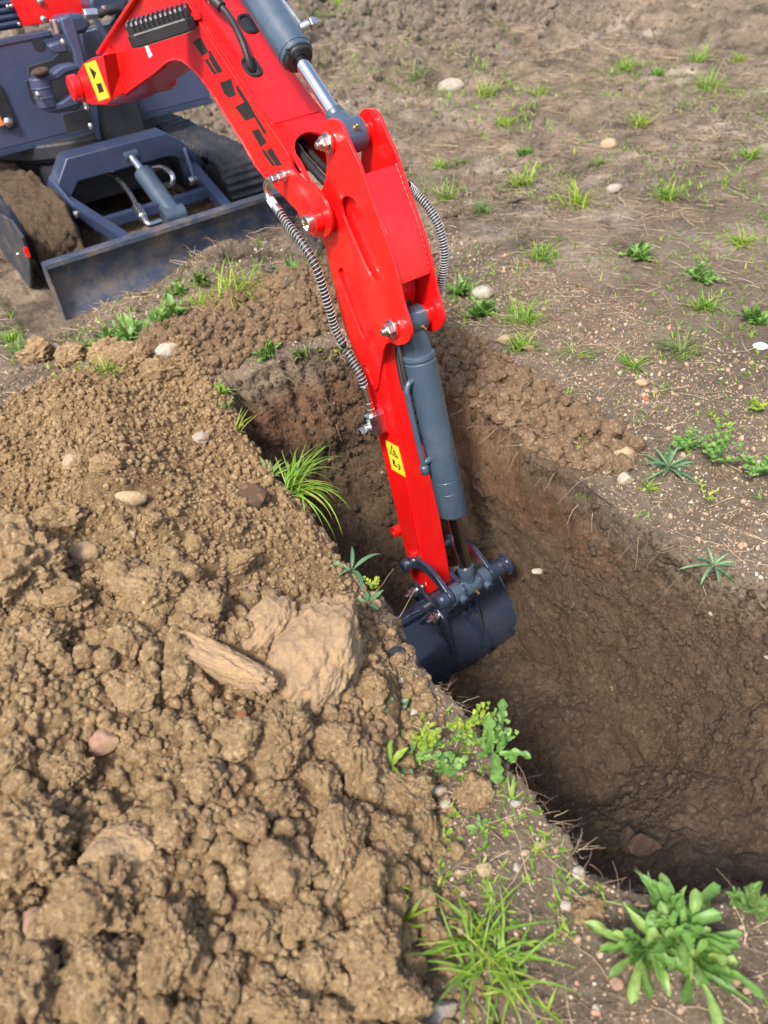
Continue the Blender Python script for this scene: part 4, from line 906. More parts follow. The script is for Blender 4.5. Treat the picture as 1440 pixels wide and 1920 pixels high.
mb = MB(); mb.box(base_c+LM@Vector((0, .0, -.0195)), (LN_*.92, .085, .003), LM); bld(mb, 'lens', 'steel', wlamp, 20)
mb = MB(); mb.box(base_c+LM@Vector((LN_*.5+.015, .0, .010)), (.04, .05, .02), LM, .003); bld(mb, 'mounting_bracket', 'red', wlamp, 20)
# ---- upper body ---------------------------------------------------------------
def bx(name, c, s, m, parent=None, bev=.004, R=None): mb = MB(); mb.box(c, s, R, bev); return bld(mb, name, m, parent, 25)
body = bx('front_panel', (-.25, 4.93, .752), (2.02, .05, .462), 'plateblue', None, .006)
bx('panel_flange', (-.62, 4.945, .992), (1.16, .09, .022), 'plateblue', body)
bx('lower_edge', (-.25, 4.94, .506), (2.02, .09, .03), 'blue', body)
mb = MB(); a = onY(395*.18056, 455*.18056, 4.904); mb.cyl(a+Vector((0, .01, 0)), a-Vector((0, .003, 0)), .031, 32); bld(mb, 'panel_hole', 'dark', body)
def yplate(name, pxl, yc, th, m, parent=None, bev=.003):
    """plate facing the camera at depth y; outline traced on that plane"""
    o = [onY(a, b, yc) for a, b in pxl]; mb = MB(); n = len(o); o2 = [p+Vector((0, th, 0)) for p in o]
    mb._add(o+o2, [tuple(range(n)), tuple(range(2*n-1, n-1, -1))]+[(i, (i+1) % n, n+(i+1) % n, n+i) for i in range(n)]); return bld(mb, name, m, parent, 25, bev)
yplate('recess_shade_plate', [c5b(*p) for p in [(285, 690), (540, 620), (620, 540), (760, 520), (900, 1000), (800, 1140), (560, 1170), (330, 1060), (255, 840), (300, 820)]], 4.902, .01, 'dark', body)  # thin dark plates on the solid panel, coloured like the shade inside cutouts
yplate('recess_shade_plate', [c5b(*p) for p in [(640, 1190), (900, 1120), (960, 1330), (700, 1400)]], 4.902, .01, 'dark', body)
yplate('side_strap', [c5b(*p) for p in [(-60, 860), (0, 870), (185, 1310), (80, 1360), (-60, 1050)]], 4.89, .01, 'black', body)
yplate('reflector_label', [c5b(*p) for p in [(-60, 1180), (0, 1210), (50, 1300), (-60, 1330)]], 4.885, .004, 'orange', body)
mb = MB(); a = onY(*c5b(90, 1270), 4.885); mb.sphere(a, .026, (1, .6, 1), 3); bld(mb, 'bolt', 'steel', body)
hood = yplate('red_cover', [(8, -25), (45, 50), (100, 42), (165, 27), (172, -30)], 4.96, .3, 'red', None, .006)
for p in ((418, 12), (455, 200)): mb = MB(); a = onY(*c5b(*p), 4.955); mb.sphere(a, .017, (1, .6, 1), 3); bld(mb, 'bolt', 'steel', hood)
gr_ = yplate('grille', [(-60, -30), (6, -30), (44, 52), (-60, 68)], 5.0, .2, 'dark', None)
for k in range(5): a = onY(-8, -6+k*14, 4.985); mb = MB(); mb.cyl(a-Vector((.2, 0, 0)), a+Vector((.115, 0, 0)), .014, 10); bld(mb, 'grille_bar', 'blue', gr_)
for p in ((80, 68), (118, 60), (200, 248)): mb = MB(); a = onY(*c5b(*p), 4.96); mb.sphere(a, .010, sub=2); bld(mb, 'bolt', 'steel', hood)
# swing bracket (casting between panel and boom foot)
sb = yplate('swing_bracket', [c5b(*p) for p in [(620, 190), (740, 150), (790, 270), (850, 480), (890, 640), (870, 760), (800, 700), (770, 560), (690, 380)]], 4.62, .05, 'plateblue', None, .010)
yplate('bracket_arm', [c5b(*p) for p in [(345, 770), (430, 790), (540, 760), (640, 690), (760, 660), (820, 690), (800, 740), (700, 760), (610, 830), (500, 860), (380, 850)]], 4.66, .09, 'plateblue', sb, .010)
yplate('bracket_arm', [c5b(*p) for p in [(420, 1060), (520, 1085), (640, 1060), (740, 990), (800, 1000), (830, 1090), (640, 1150), (500, 1180)]], 4.66, .09, 'plateblue', sb, .010)
yplate('bracket_arm', [c5b(*p) for p in [(500, 470), (640, 430), (700, 450), (715, 550), (560, 560)]], 4.70, .06, 'plateblue', sb, .010)
yplate('side_strut', [c5b(*p) for p in [(985, 190), (1030, 200), (1140, 400), (1090, 450)]], 4.75, .04, 'plateblue', sb)
a, b = onY(*c5b(400, 800), 4.70), onY(*c5b(500, 1110), 4.70)
mb = MB(); mb.cyl(a, b, .052, 40, ch=.006); sp = bld(mb, 'swing_pin', 'plateblue', sb)
for k in (.3, .62): c_ = a.lerp(b, k); mb = MB(); mb.cyl(c_, a.lerp(b, k+.05), .056, 40, ch=.004); bld(mb, 'collar', 'plateblue', sp)
mb = MB(); a2 = onY(*c5b(420, 745), 4.66); mb.sphere(a2, .045, (1, .8, .45), 3); bld(mb, 'mud_lump', 'mud', sp)
for p in ((395, 985), (940, 1310), (655, 440)): mb = MB(); a3 = onY(*c5b(*p), 4.63); mb.sphere(a3, .013, (1, 1, 1.4), 3); bld(mb, 'grease_nipple', 'steel', sb)
bk2 = yplate('knuckle', [c5b(*p) for p in [(555, 215), (640, 165), (720, 150), (860, 140), (960, 250), (900, 340), (760, 380), (690, 370), (600, 330)]], 4.72, .12, 'blue', sb, .02)
mb = MB(); mb.cyl(onY(*c5b(560, 200), 4.68), onY(*c5b(600, 350), 4.68), .016, 14, ch=.003); bld(mb, 'bolt', 'steel', bk2)
mb = MB(); p0_ = [onY(*c5b(*q_), 4.6) for q_ in [(1020, 150), (1120, 110), (1220, 90), (1310, 110)]]; mb.tube(cat(p0_, 6), .020, 12); cl_ = bld(mb, 'hydraulic_hose', 'rubber', None, 60)
mb = MB(); mb.cyl(onY(*c5b(870, 150), 4.6), onY(*c5b(1010, 140), 4.6), .026, 6, ch=.004); mb.cyl(onY(*c5b(1075, 60), 4.6), onY(*c5b(1100, 170), 4.6), .014, 12); bld(mb, 'hose_fitting', 'steel', cl_)
yplate('upper_casting', [c5b(*p) for p in [(930, -60), (1370, -60), (1300, 120), (1150, 170), (1000, 180), (930, 60)]], 4.8, .2, 'blue', sb, .02)
yplate('rear_casting', [c5b(*p) for p in [(830, 330), (1150, 250), (1300, 60), (1420, -60), (1600, 300), (1500, 700), (1000, 800), (900, 700)]], 4.88, .05, 'blue', sb, .01)
# king post, turntable
kp = bx('king_post', (.145, 4.84, .565), (.26, .16, .26), 'dark', None, .012)
yplate('post_rib', [(167, 185), (180, 182), (190, 262), (183, 262)], 4.74, .02, 'blue', kp)
mb = MB(); mb.cyl((0, 5.3, .42), (0, 5.3, .50), .52, 64, ch=.01); mb.cyl((0, 5.3, .385), (0, 5.3, .425), .46, 64, ch=.01); bld(mb, 'turntable', 'dark')
# undercarriage
fr = bx('undercarriage', (0, 5.2, .30), (.66, 1.1, .17), 'dark', None, .01)
beam = [(-.47, .26), (-.36, .395), (-.27, .505), (.285, .505), (.36, .45), (.47, .30), (.44, .27), (.30, .375), (.27, .385), (-.25, .385), (-.34, .29), (-.40, .22)]
mb = MB(); n = len(beam); vs = [Vector((a, 4.47, b)) for a, b in beam]+[Vector((a, 4.63, b)) for a, b in beam]
mb._add(vs, [tuple(range(n)), tuple(range(2*n-1, n-1, -1))]+[(i, (i+1) % n, n+(i+1) % n, n+i) for i in range(n)]); bld(mb, 'front_beam', 'blue', fr, 25, .006)
def bar(name, a, b, w_, h_, m, parent, bev=.004, up=(0, 0, 1)):
    a = Vector(a); b = Vector(b); d = (b-a); Ln = d.length; d.normalize(); u_ = Vector(up); s_ = d.cross(u_).normalized(); u_ = s_.cross(d); R = Matrix((d, s_, u_)).transposed(); mb = MB(); mb.box((a+b)/2, (Ln, w_, h_), R, bev); return bld(mb, name, m, parent, 25)
# blade
bl_prof = [(3.785, .27), (3.850, .27), (3.862, .255), (3.875, .20), (3.880, .12), (3.862, .05), (3.835, .0), (3.80, -.03), (3.785, -.03), (3.815, .0), (3.838, .05), (3.852, .12), (3.848, .19), (3.826, .235), (3.785, .25)]
bl_prof = [(a-.02, b) for a, b in bl_prof]
dz = pl('dozer_blade', bl_prof, -.665, .665, 'bladep', None, (), .004)
for s in (-1, 1): x0, x1 = sorted((s*.665, s*.672)); pl('end_plate', [(3.765, .268), (3.83, .268), (3.86, .2), (3.865, .12), (3.84, .0), (3.765, -.03), (3.755, .1)], x0, x1, 'bladep', dz, (), .001)
for s in (-1, 1):
    x_ = s*.30+.02
    am = bar('blade_arm', (s*.36+.02, 4.46, .30), (s*.27+.05, 3.86, .20), .055, .06, 'blue', dz)
    bar('arm_lug', (s*.38, 4.52, .42), (s*.33, 4.33, .26), .018, .05, 'plateblue', fr); mb = MB(); mb.cyl((s*.33-.03, 4.34, .27), (s*.33+.03, 4.34, .27), .022, 16, ch=.003); bld(mb, 'arm_pin', 'steel', fr)
bar('cross_member', (-.31, 4.18, .24), (.36, 4.18, .24), .06, .05, 'blue', dz)
# blade cylinder
b0_ = onZ(*c1(905, 1120), .20); t0_ = onZ(*c1(672, 800), .44); db = (t0_-b0_); Lb = db.length; db.normalize()
mb = MB(); mb.cyl(b0_, b0_+db*Lb*.70, .052, 40, ch=.008); bcy = bld(mb, 'blade_cylinder', 'cylgrey')
mb = MB(); mb.cyl(b0_+db*Lb*.68, b0_+db*Lb*.95, .024, 24); bld(mb, 'rod', 'chrome', bcy)
mb = MB(); mb.cyl(t0_-Xa*.04, t0_+Xa*.04, .042, 32, ch=.004); bld(mb, 'rod_eye', 'cylgrey', bcy)
for s in (-1, 1):
    mb = MB(); mb.box(t0_+Vector((s*.058, .04, 0)), (.018, .13, .10), None, .01); bld(mb, 'cylinder_lug', 'blue', fr)
mb = MB(); mb.cyl(t0_-Xa*.072, t0_-Xa*.115, .028, 20, ch=.004); bld(mb, 'lug_pin', 'steel', fr)
mb = MB(); mb.cyl(b0_-Xa*.06, b0_+Xa*.06, .05, 32, ch=.004); bld(mb, 'cylinder_foot', 'cylgrey', bcy)
hp = [onZ(*c1(*p), z) for p, z in [((545, 910), .33), ((610, 930), .34), ((670, 1000), .32), ((715, 1080), .29)]]
mb = MB(); mb.tube(cat(hp, 6), .013, 12); bh = bld(mb, 'hydraulic_hose', 'steel', bcy, 60)
mb = MB(); hp2 = [onZ(*c1(*p), z) for p, z in [((710, 1075), .29), ((745, 1130), .27), ((775, 1165), .25), ((830, 1150), .24)]]; mb.tube(cat(hp2, 6), .016, 12); mb.cyl(hp2[0], hp2[1], .024, 16, ch=.004); bld(mb, 'pipe_elbow', 'steel', bh)
mb = MB(); hp3 = [onZ(*c1(*p), z) for p, z in [((780, 880), .36), ((840, 870), .38), ((890, 905), .37), ((895, 950), .33), ((850, 965), .30)]]; mb.tube(cat(hp3, 6), .014, 12); bld(mb, 'pipe_elbow', 'steel', bcy, 60)
# tracks: rounded belt caked in mud
def track(cx_, wd, muddy):
    seg = []; R_ = .185; y0, y1, zc_ = 4.30, 5.75, .195
    K = 150; pts = []
    for k in range(90): pts.append((y0-R_*sin(pi*k/89), zc_-R_*cos(pi*k/89)))
    for k in range(1, 150): pts.append((y0+(y1-y0)*k/150, zc_+R_))
    for k in range(20): pts.append((y1+R_*sin(pi*k/19), zc_+R_*cos(pi*k/19)))
    for k in range(1, 30): pts.append((y1-(y1-y0)*k/30, zc_-R_))
    n = len(pts); M_ = 56; vs = []
    P_ = np.array(pts); ctr = np.array([(y0+y1)/2, zc_]); nx_ = np.roll(P_, -1, 0)-np.roll(P_, 1, 0); nn_ = np.stack([nx_[:, 1], -nx_[:, 0]], 1); nn_ /= np.linalg.norm(nn_, axis=1)[:, None]
    if np.mean(np.sum(nn_*(P_-ctr), 1)) < 0: nn_ = -nn_
    for j in range(M_):
        u_ = -1+2*j/(M_-1); x = cx_+wd/2*u_; edge = 1-max(0, abs(u_)-.82)/.18; ed = -.03*(1-edge)**2
        s_ = np.arange(n)/n; 
        if muddy: dsp = .030*fb3(np.full(n, x), P_[:, 0], P_[:, 1], 8, 4, 301)+.020*dome(worley3(np.full(n, x*17), P_[:, 0]*17, P_[:, 1]*17, 305), 1.1)+.012*dome(worley3(np.full(n, x*40), P_[:, 0]*40, P_[:, 1]*40, 306), 1.1)+.004
        else: dsp = .012*(np.sin(np.arange(n)*2*pi/6) > 0)+.008*fb3(np.full(n, x), P_[:, 0], P_[:, 1], 14, 3, 301)
        q_ = P_+nn_*(dsp+ed)[:, None]; vs.append(np.stack([np.full(n, x)+(.008*fb3(P_[:, 0], P_[:, 1], P_[:, 0], 15, 3, 309) if j in (0, M_-1) else 0), q_[:, 0], q_[:, 1]], 1))
    V_ = np.concatenate(vs); id_ = np.arange(M_*n).reshape(M_, n); F_ = np.stack([id_[:-1], id_[1:], np.roll(id_[1:], -1, 1), np.roll(id_[:-1], -1, 1)], -1).reshape(-1, 4)
    o = link('track', npmesh('track', V_, F_), 'trackmud' if muddy else 'dark'); kid(o); return o
tk = track(-.52, .235, True); tk2 = track(.55, .235, False)
for t_, cx_ in ((tk, -.52), (tk2, .55)):
    mb = MB(); mb.cyl((cx_-.09, 4.30, .195), (cx_+.09, 4.30, .195), .165, 40, ch=.01); bld(mb, 'idler_wheel', 'dark', t_)
    mb = MB(); mb.box((cx_, 5.05, .19), (.17, 1.4, .26), None, .02); bld(mb, 'track_frame', 'blue', t_)
mb = MB(); c_ = onY(14, 470, 4.12)  # round dirty plate on the outer side of the left track
sp_ = [onX(a, b, -.655) for a, b in []]
ip = pl('idler_cover', pxs([(-40, 395), (0, 400), (22, 412), (44, 445), (58, 488), (60, 535), (48, 572), (20, 575), (-40, 540)], -.70), -.708, -.694, 'dirtymetal', tk, (), .004)
mb = MB(); a = onX(*c1(140, 1310), -.712); mb.box(a, (.02, .028, .045), None, .004); bld(mb, 'marker', 'red', ip)
mb = MB(); a = onX(*c1(95, 1320), -.712); mb.sphere(a, .011, sub=2); bld(mb, 'bolt', 'steel', ip)
# mud and clods pushed up in front of the blade
# ------------------------------------------------------------------ named clods and stones
def lump_at(name, px, py, wpx, hpx, m, label, catg, group=None, sub=4, ang=0, sink=.3, flat=.7, rough=.28, crumb=.07, facet=0, seed=1, z=None, smooth=1.0, boxy=0):
    p = onG(px, py) if z is None else onZ(px, py, z)
    D = (Vector(p)-Vector(CAM)).length*cos(0); wv = Vector(RM @ np.array([(px-720)/FPX, (960-py)/FPX, -1.0]))
    dep = (p-Vector(CAM)).dot(Vector(RM @ np.array([0, 0, -1.0])))
    a = wpx*.5*dep/FPX; b = hpx*.5*dep/FPX
    v, f = lumpV(sub, seed+31, (a, b*1.05, (a+b)*.5*flat), rough, crumb, facet, smooth, boxy)
    az = atan2(RM[1, 0], RM[0, 0])+radians(ang)
    R_ = np.array(Matrix.Rotation(az, 3, 'Z')); v = v@R_.T
    o = link(name, npmesh(name, v, f), m); o.location = (p.x, p.y, p.z+(a+b)*.5*flat*(1-2*sink)); tag(o, label, catg, group); return o
CG = 'soil clods lying on the spoil heap'
def clod(px, py, w_, h_, label, **k):
    k.setdefault('sub', 6 if w_ > 72 else 5); k.setdefault('rough', .40); k.setdefault('crumb', .34); k.setdefault('sink', .24); k.setdefault('flat', .85)
    mt = k.pop('m', 'clod'); return lump_at('soil_clod', px, py, w_, h_, mt, label, 'soil clod', CG, seed=int(px*7+py), **k)
lump_at('boulder', 600, 1235, 138, 265, 'boulder', 'largest smooth brown boulder with a dusty pale face, above the trench edge', 'boulder', sub=6, rough=.26, crumb=.14, boxy=.18, sink=.45, flat=.6, seed=4, ang=-8)
lump_at('boulder', 506, 1183, 84, 122, 'boulder', 'egg-shaped brown stone leaning against the largest boulder', 'boulder', sub=6, rough=.2, crumb=.12, sink=.3, seed=9, ang=-20)
lump_at('stone_slab', 404, 1246, 232, 42, 'boulder', 'long flat slab of stone sloping down to the right below the egg-shaped stone', 'stone slab', sub=6, rough=.16, crumb=.13, boxy=.42, sink=.12, flat=.36, seed=12, ang=-31)
lump_at('round_stone', 236, 1610, 136, 118, 'boulder', 'large round dirt-caked stone low on the left of the heap', 'stone', sub=6, rough=.24, crumb=.12, sink=.36, seed=15)
lump_at('flat_stone', 245, 940, 62, 30, 'tanstone', 'flat rounded tan stone half buried in the upper heap', 'stone', sub=4, rough=.12, crumb=.01, sink=.3, seed=16)
lump_at('stone', 162, 1042, 62, 48, 'boulder', 'rounded greyish stone right of the huge left clod', 'stone', sub=4, rough=.2, crumb=.03, seed=17)
lump_at('stone', 378, 826, 34, 28, 'greystone', 'small pale grey stone with a dark notch near the top of the heap', 'stone', rough=.2, crumb=.02, facet=4, seed=18, sink=.2)
lump_at('stone', 316, 664, 50, 34, 'whitestone', 'pale oval stone lying at the weeds behind the heap', 'stone', rough=.15, crumb=.01, seed=19, sink=.25, ang=25)
lump_at('stone', 104, 662, 26, 34, 'whitestone', 'cream pebble standing between two clods behind the heap', 'stone', rough=.15, crumb=.01, seed=20, sink=.2)
lump_at('stone', 196, 1396, 62, 52, 'pinkstone', 'angular pinkish stone on the left slope of the heap', 'stone', rough=.2, crumb=.01, facet=6, seed=21, sink=.3)
lump_at('stone', 60, 1730, 42, 46, 'pinkstone', 'smooth mauve pebble near the lower left corner', 'stone', rough=.12, crumb=.0, seed=22, sink=.3)
lump_at('stone', 448, 1196, 30, 24, 'whitestone', 'small glassy white chip beside the egg-shaped stone', 'stone', rough=.2, crumb=.0, facet=5, seed=23, sink=.3)
lump_at('stone', 470, 1108, 34, 26, 'pinkstone', 'small orange-pink chip above the egg-shaped stone', 'stone', rough=.2, crumb=.0, facet=5, seed=24, sink=.3)
lump_at('stone', 292, 1104, 38, 20, 'greystone', 'smooth grey stone tip poking out of a clod', 'stone', rough=.1, crumb=.0, seed=25, sink=.2)
lump_at('stone', 136, 870, 40, 40, 'tanstone', 'yellowish stone with a black hollow beside it on the upper left heap', 'stone', rough=.2, crumb=.02, seed=26, sink=.3)
lump_at('stone_shard', 478, 942, 80, 46, 'slate', 'dark brown angular shard sticking out near the trench edge', 'stone shard', rough=.1, crumb=.01, facet=9, seed=27, sink=.25, ang=-35, flat=.8)
lump_at('stone', 905, 558, 44, 30, 'whitestone', 'smooth white stone among broad leaves beyond the arm', 'stone', rough=.1, crumb=.0, seed=28, sink=.15)
lump_at('stone', 1165, 856, 52, 38, 'tanstone', 'blocky tan stone at the right rim of the trench', 'stone', rough=.12, crumb=.01, facet=8, seed=29, sink=.2)
lump_at('stone', 1173, 902, 34, 28, 'whitestone', 'white quartz stone just below the blocky tan stone', 'stone', rough=.2, crumb=.02, facet=6, seed=30, sink=.2)
lump_at('stone', 1136, 886, 18, 14, 'whitestone', 'tiny pale pebble left of the white quartz stone', 'stone', rough=.2, crumb=.0, seed=31, sink=.2, sub=3)
lump_at('stone', 1204, 721, 24, 17, 'tanstone', 'small orange-tan pebble on the bare soil right of the cylinder', 'stone', rough=.15, crumb=.0, seed=32, sink=.2, sub=3)
lump_at('stone', 1210, 750, 12, 11, 'brick', 'tiny orange pebble just below the small orange-tan pebble', 'stone', rough=.15, crumb=.0, seed=132, sink=.2, sub=3)
lump_at('stone', 948, 640, 28, 18, 'tanstone', 'smooth tan pebble behind the crumb pile on the right rim', 'stone', rough=.12, crumb=.0, seed=33, sink=.2, sub=3)
lump_at('stone', 990, 655, 26, 20, 'pinkstone', 'cream pink stone right of the smooth tan pebble', 'stone', rough=.12, crumb=.0, facet=4, seed=34, sink=.2, sub=3)
lump_at('stone', 846, 168, 52, 30, 'greystone', 'large pale grey stone lying far out in the field', 'stone', rough=.15, crumb=.02, seed=35, sink=.35)
lump_at('stone', 1140, 275, 34, 26, 'tanstone', 'tan stone in the far field below the pale track marks', 'stone', rough=.15, crumb=.02, seed=36, sink=.35, sub=3)
lump_at('stone', 1152, 357, 30, 20, 'greystone', 'grey stone beside the bright tuft in the middle of the field', 'stone', rough=.15, crumb=.02, seed=37, sink=.35, sub=3)
lump_at('stone', 826, 1902, 76, 44, 'greystone', 'pale grey stone cut by the bottom edge', 'stone', rough=.15, crumb=.02, facet=5, seed=38, sink=.2, ang=30)
lump_at('stone', 745, 1227, 34, 24, 'blackstone', 'shiny black pebble at the trench edge above the weeds', 'stone', rough=.1, crumb=.0, seed=39, sink=.2)
lump_at('stone', 776, 1222, 26, 22, 'pinkstone', 'pink pebble next to the shiny black pebble', 'stone', rough=.1, crumb=.0, seed=40, sink=.2, sub=3)
lump_at('brick_chip', 455, 696, 32, 22, 'brick', 'small red brick chip on the far end wall of the trench', 'brick chip', rough=.1, crumb=.01, facet=7, seed=41, sink=.2, z=-.02)
lump_at('brick_chip', 452, 1347, 26, 24, 'brick', 'orange brick chip stuck in a clod below the slab', 'brick chip', rough=.1, crumb=.01, facet=5, seed=42, sink=.2, sub=3)
lump_at('stone', 600, 872, 66, 56, 'boulder', 'block of pale stone jutting from the far end wall of the trench', 'stone', rough=.15, crumb=.03, facet=7, seed=43, sink=.25)
lump_at('stone', 1208, 1592, 66, 44, 'slate', 'dark smooth stone on the trench floor near the lower edge', 'stone', rough=.12, crumb=.02, facet=5, seed=44, sink=.2)
lump_at('stone', 1176, 1578, 30, 62, 'mud', 'upright brown stone left of the dark smooth stone in the trench', 'stone', rough=.12, crumb=.03, facet=5, seed=45, sink=.2)
lump_at('stone', 1156, 1428-130, 30, 22, 'tanstone', 'small ochre pebble at the foot of the right trench wall', 'stone', rough=.12, crumb=.0, seed=46, sink=.2, sub=3, z=-.6)
for i, (px, py, w_, h_, mt, lb) in enumerate([(1062, 1700, 24, 22, 'whitestone', 'white pebble at the corner of the trench above the leafy plant'), (868, 1672, 18, 20, 'whitestone', 'small white pebble above the sprawling grass'), (815, 1727, 24, 22, 'whitestone', 'cream pebble left of the sprawling grass'),
        (1157, 1845, 26, 22, 'pinkstone', 'brown pebble below left of the leafy plant'), (1118, 1893, 16, 16, 'whitestone', 'white pebble by the bottom edge'), (822, 1484, 34, 24, 'whitestone', 'flat white chip right of the dark toothed weed'), (836, 1510, 22, 20, 'whitestone', 'round white chip below the flat white chip'),
        (968, 1508, 22, 16, 'greystone', 'grey green pebble on the strip beside the trench'), (908, 1630, 32, 28, 'tanstone', 'pinkish tan pebble in the middle of the bare strip'), (775, 1338, 22, 16, 'whitestone', 'white chip between the glaucous weeds'), (970, 1628, 16, 18, 'whitestone', 'tiny white chip with a dark spot on the strip'),
        (1370, 1840, 40, 26, 'pinkstone', 'reddish stone right of the leafy plant'), (1010, 1586, 20, 14, 'tanstone', 'cream pebble below the grass wisps'), (1086, 1640, 28, 26, 'whitestone', 'pale rounded pebble at the tip of the trench edge'), (1008, 1074, 22, 14, 'whitestone', 'white stone set in the right trench wall')]):
    lump_at('pebble', px, py, w_, h_, mt, lb, 'pebble', 'pebbles on the strip beside the trench', sub=3, rough=.16, crumb=.0, facet=3, seed=60+i, sink=.25, z=(-.28 if py == 1074 else None))
for a in [(48, 1092, 140, 150, 'huge rough clod on the left edge of the picture'), (62, 1600, 150, 120, 'big lumpy clod at the left edge, beside the round dirt-caked stone'), (200, 1700, 130, 110, 'broad crumbly clod right below the round dirt-caked stone', ),
          (640, 1598, 76, 112, 'tall cracked clod at the right edge of the heap', ), (722, 1575, 74, 58, 'shell-shaped clod with a thin curved edge'), (672, 1545, 62, 46, 'small curved clod above the shell-shaped clod'), (786, 1572, 62, 90, 'upright clod right of the shell-shaped clod'),
          (757, 1505, 82, 78, 'squarish clod below the dark toothed weed'), (892, 1493, 50, 56, 'egg-shaped clod resting on the strip among the weeds'), (1104, 1712, 46, 40, 'clod left of the leafy plant'), (790, 1690, 56, 62, 'clod right of the narrow grass clump'),
          (620, 1395, 76, 52, 'tan clod just below the largest boulder'), (532, 1400, 80, 110, 'knobbly clod below left of the largest boulder'), (450, 1395, 62, 58, 'rounded clod holding an orange brick chip'), (270, 1300, 70, 62, 'pair of fused round clods left of the slab'),
          (668, 1440, 66, 92, 'long clod right of the knobbly clod'), (600, 1470, 60, 52, 'angular pale clod in front of the long clod'), (700, 1300-0, 44, 50, 'small clod right of the largest boulder'), (250, 1210, 66, 60, 'round clod left of the slab end'),
          (378, 1142, 62, 60, 'round clod above the slab'), (290, 1120, 90, 62, 'wide clod carrying the grey stone tip'), (390, 1195, 38, 34, 'small round clod between slab and egg-shaped stone'), (240, 1092, 60, 56, 'clod between the greyish stone and the wide clod'),
          (338, 1282, 46, 60, 'clod tucked under the left end of the slab'), (130, 1130, 72, 50, 'clod below the rounded greyish stone'), (20, 1250, 50, 90, 'long clod at the left edge below the huge rough clod'), (70, 1218, 74, 60, 'clod below the huge rough clod'),
          (250, 692, 74, 50, 'largest clod on the crest of the heap'), (205, 668, 50, 38, 'clod left of the largest crest clod', ), (134, 676, 44, 38, 'square clod right of the cream pebble'), (75, 672, 50, 40, 'clod left of the cream pebble'), (300, 705, 58, 40, 'clod right of the largest crest clod'),
          (330, 1790, 80, 110, 'oval clod near the bottom left'), (110, 1762, 76, 80, 'clod above the bottom left corner'), (50, 1870, 110, 120, 'large blurred clod in the bottom left corner'), (190, 1845, 100, 96, 'clod right of the large corner clod'), (258, 1880, 64, 72, 'clod at the bottom edge between two larger ones'),
          (420, 1830, 60, 80, 'long ochre clod at the bottom left'), (480, 1745, 58, 56, 'clod above the long ochre clod'), (560, 1720, 80, 64, 'broad clod in the lower middle of the heap'), (600, 1820, 66, 60, 'clod low on the heap, left of the hollow clod'), (700, 1790, 90, 100, 'big hollow-sided clod by the bottom weeds'),
          (740, 1880, 100, 80, 'clod on the bottom edge left of the pale grey stone'), (520, 1890, 90, 60, 'clod on the bottom edge with a grey patch'), (400, 1900, 66, 56, 'clod on the bottom edge left of the grey patched clod'), (620, 1905, 64, 44, 'clod on the bottom edge in the middle'), (690, 1655, 70, 70, 'clod under the tall cracked clod'),
          (560, 1640, 60, 56, 'clod left of the tall cracked clod'), (470, 1560, 56, 48, 'clod in the centre of the lower heap'), (530, 1500, 60, 50, 'clod above the centre clod'), (385, 1470, 62, 54, 'clod left of centre on the lower heap'), (130, 1455, 76, 56, 'clod below the angular pinkish stone'),
          (30, 1420, 70, 60, 'clod at the left edge above the lumpy clod'), (330, 1560, 62, 56, 'clod right of the round dirt-caked stone'), (200, 880, 46, 30, 'clod near the yellowish stone'), (120, 980, 66, 46, 'clod above the rounded greyish stone'), (450, 1060, 46, 36, 'clod above the orange-pink chip')]:
    clod(*a[:5])
# ------------------------------------------------------------------ plants
class LF:
    """collects leaves (with uv: u across, v along) into one mesh"""
    def __init__(s): s.V = []; s.F = []; s.U = []; s.n = 0
    def leaf(s, base, az, length, width, el0=60, el1=-10, kind='lance', twist=0, cup=.25, nseg=9, lobes=0, wav=0, stalk=0):
        p = Vector(base); st = length/nseg; rows = []
        if kind == 'grass': prof = lambda t: (1-t**2.2)*(.55+.45*min(1, t*6)); m = 3
        elif kind == 'spoon': prof = lambda t: (.16+1.0*max(0, t-.15)**.8*1.25)*(1-max(0, (t-.72)/.28)**2.4)**.5; m = 5
        elif kind == 'round': prof = lambda t: .10 if t < stalk else sqrt(max(0, 1-((t-stalk)/(1-stalk)*2-1)**2)); m = 5
        elif kind == 'lobed': prof = lambda t: (.10 if t < .2 else (1-max(0, (t-.8)/.2)**2)**.5*(.40+.60*t**.8)*(1-.42*abs(cos(lobes*pi*t+.4*sin(9*t))))); m = 5
        else: prof = lambda t: (sin(pi*min(1, t**.8)))**.8*.92+.08*(1-t); m = 5
        if kind == 'lobed': nseg = max(nseg, lobes*5); st = length/nseg
        d_az = radians(twist)/nseg
        for i in range(nseg+1):
            t = i/nseg; el = radians(el0+(el1-el0)*t**1.1); a = az+d_az*i
            d = Vector((cos(a)*cos(el), sin(a)*cos(el), sin(el))); side = Vector((-sin(a), cos(a), 0)); up = side.cross(d)*-1
            up = d.cross(side)*-1 if (d.cross(side)).z < 0 else d.cross(side)
            w_ = max(width*prof(t), .0006)*.5
            for k in range(m):
                u = -1+2*k/(m-1); wv = wav*sin(t*19+k*2.3)*abs(u)*w_
                s.V.append(tuple(p+side*(u*w_)+up*(cup*w_*(u*u)+wv))); s.U.append(((u+1)/2, t))
            p = p+d*st
        for i in range(nseg):
            for k in range(m-1): a = s.n+i*m+k; s.F.append((a, a+1, a+m+1, a+m))
        s.n += (nseg+1)*m; return p
    def build(s, name, m, loc, label, catg, group=None):
        me = npmesh(name, np.array(s.V), np.array(s.F), True, np.array(s.U)); o = link(name, me, m, None, loc); tag(o, label, catg, group); return o
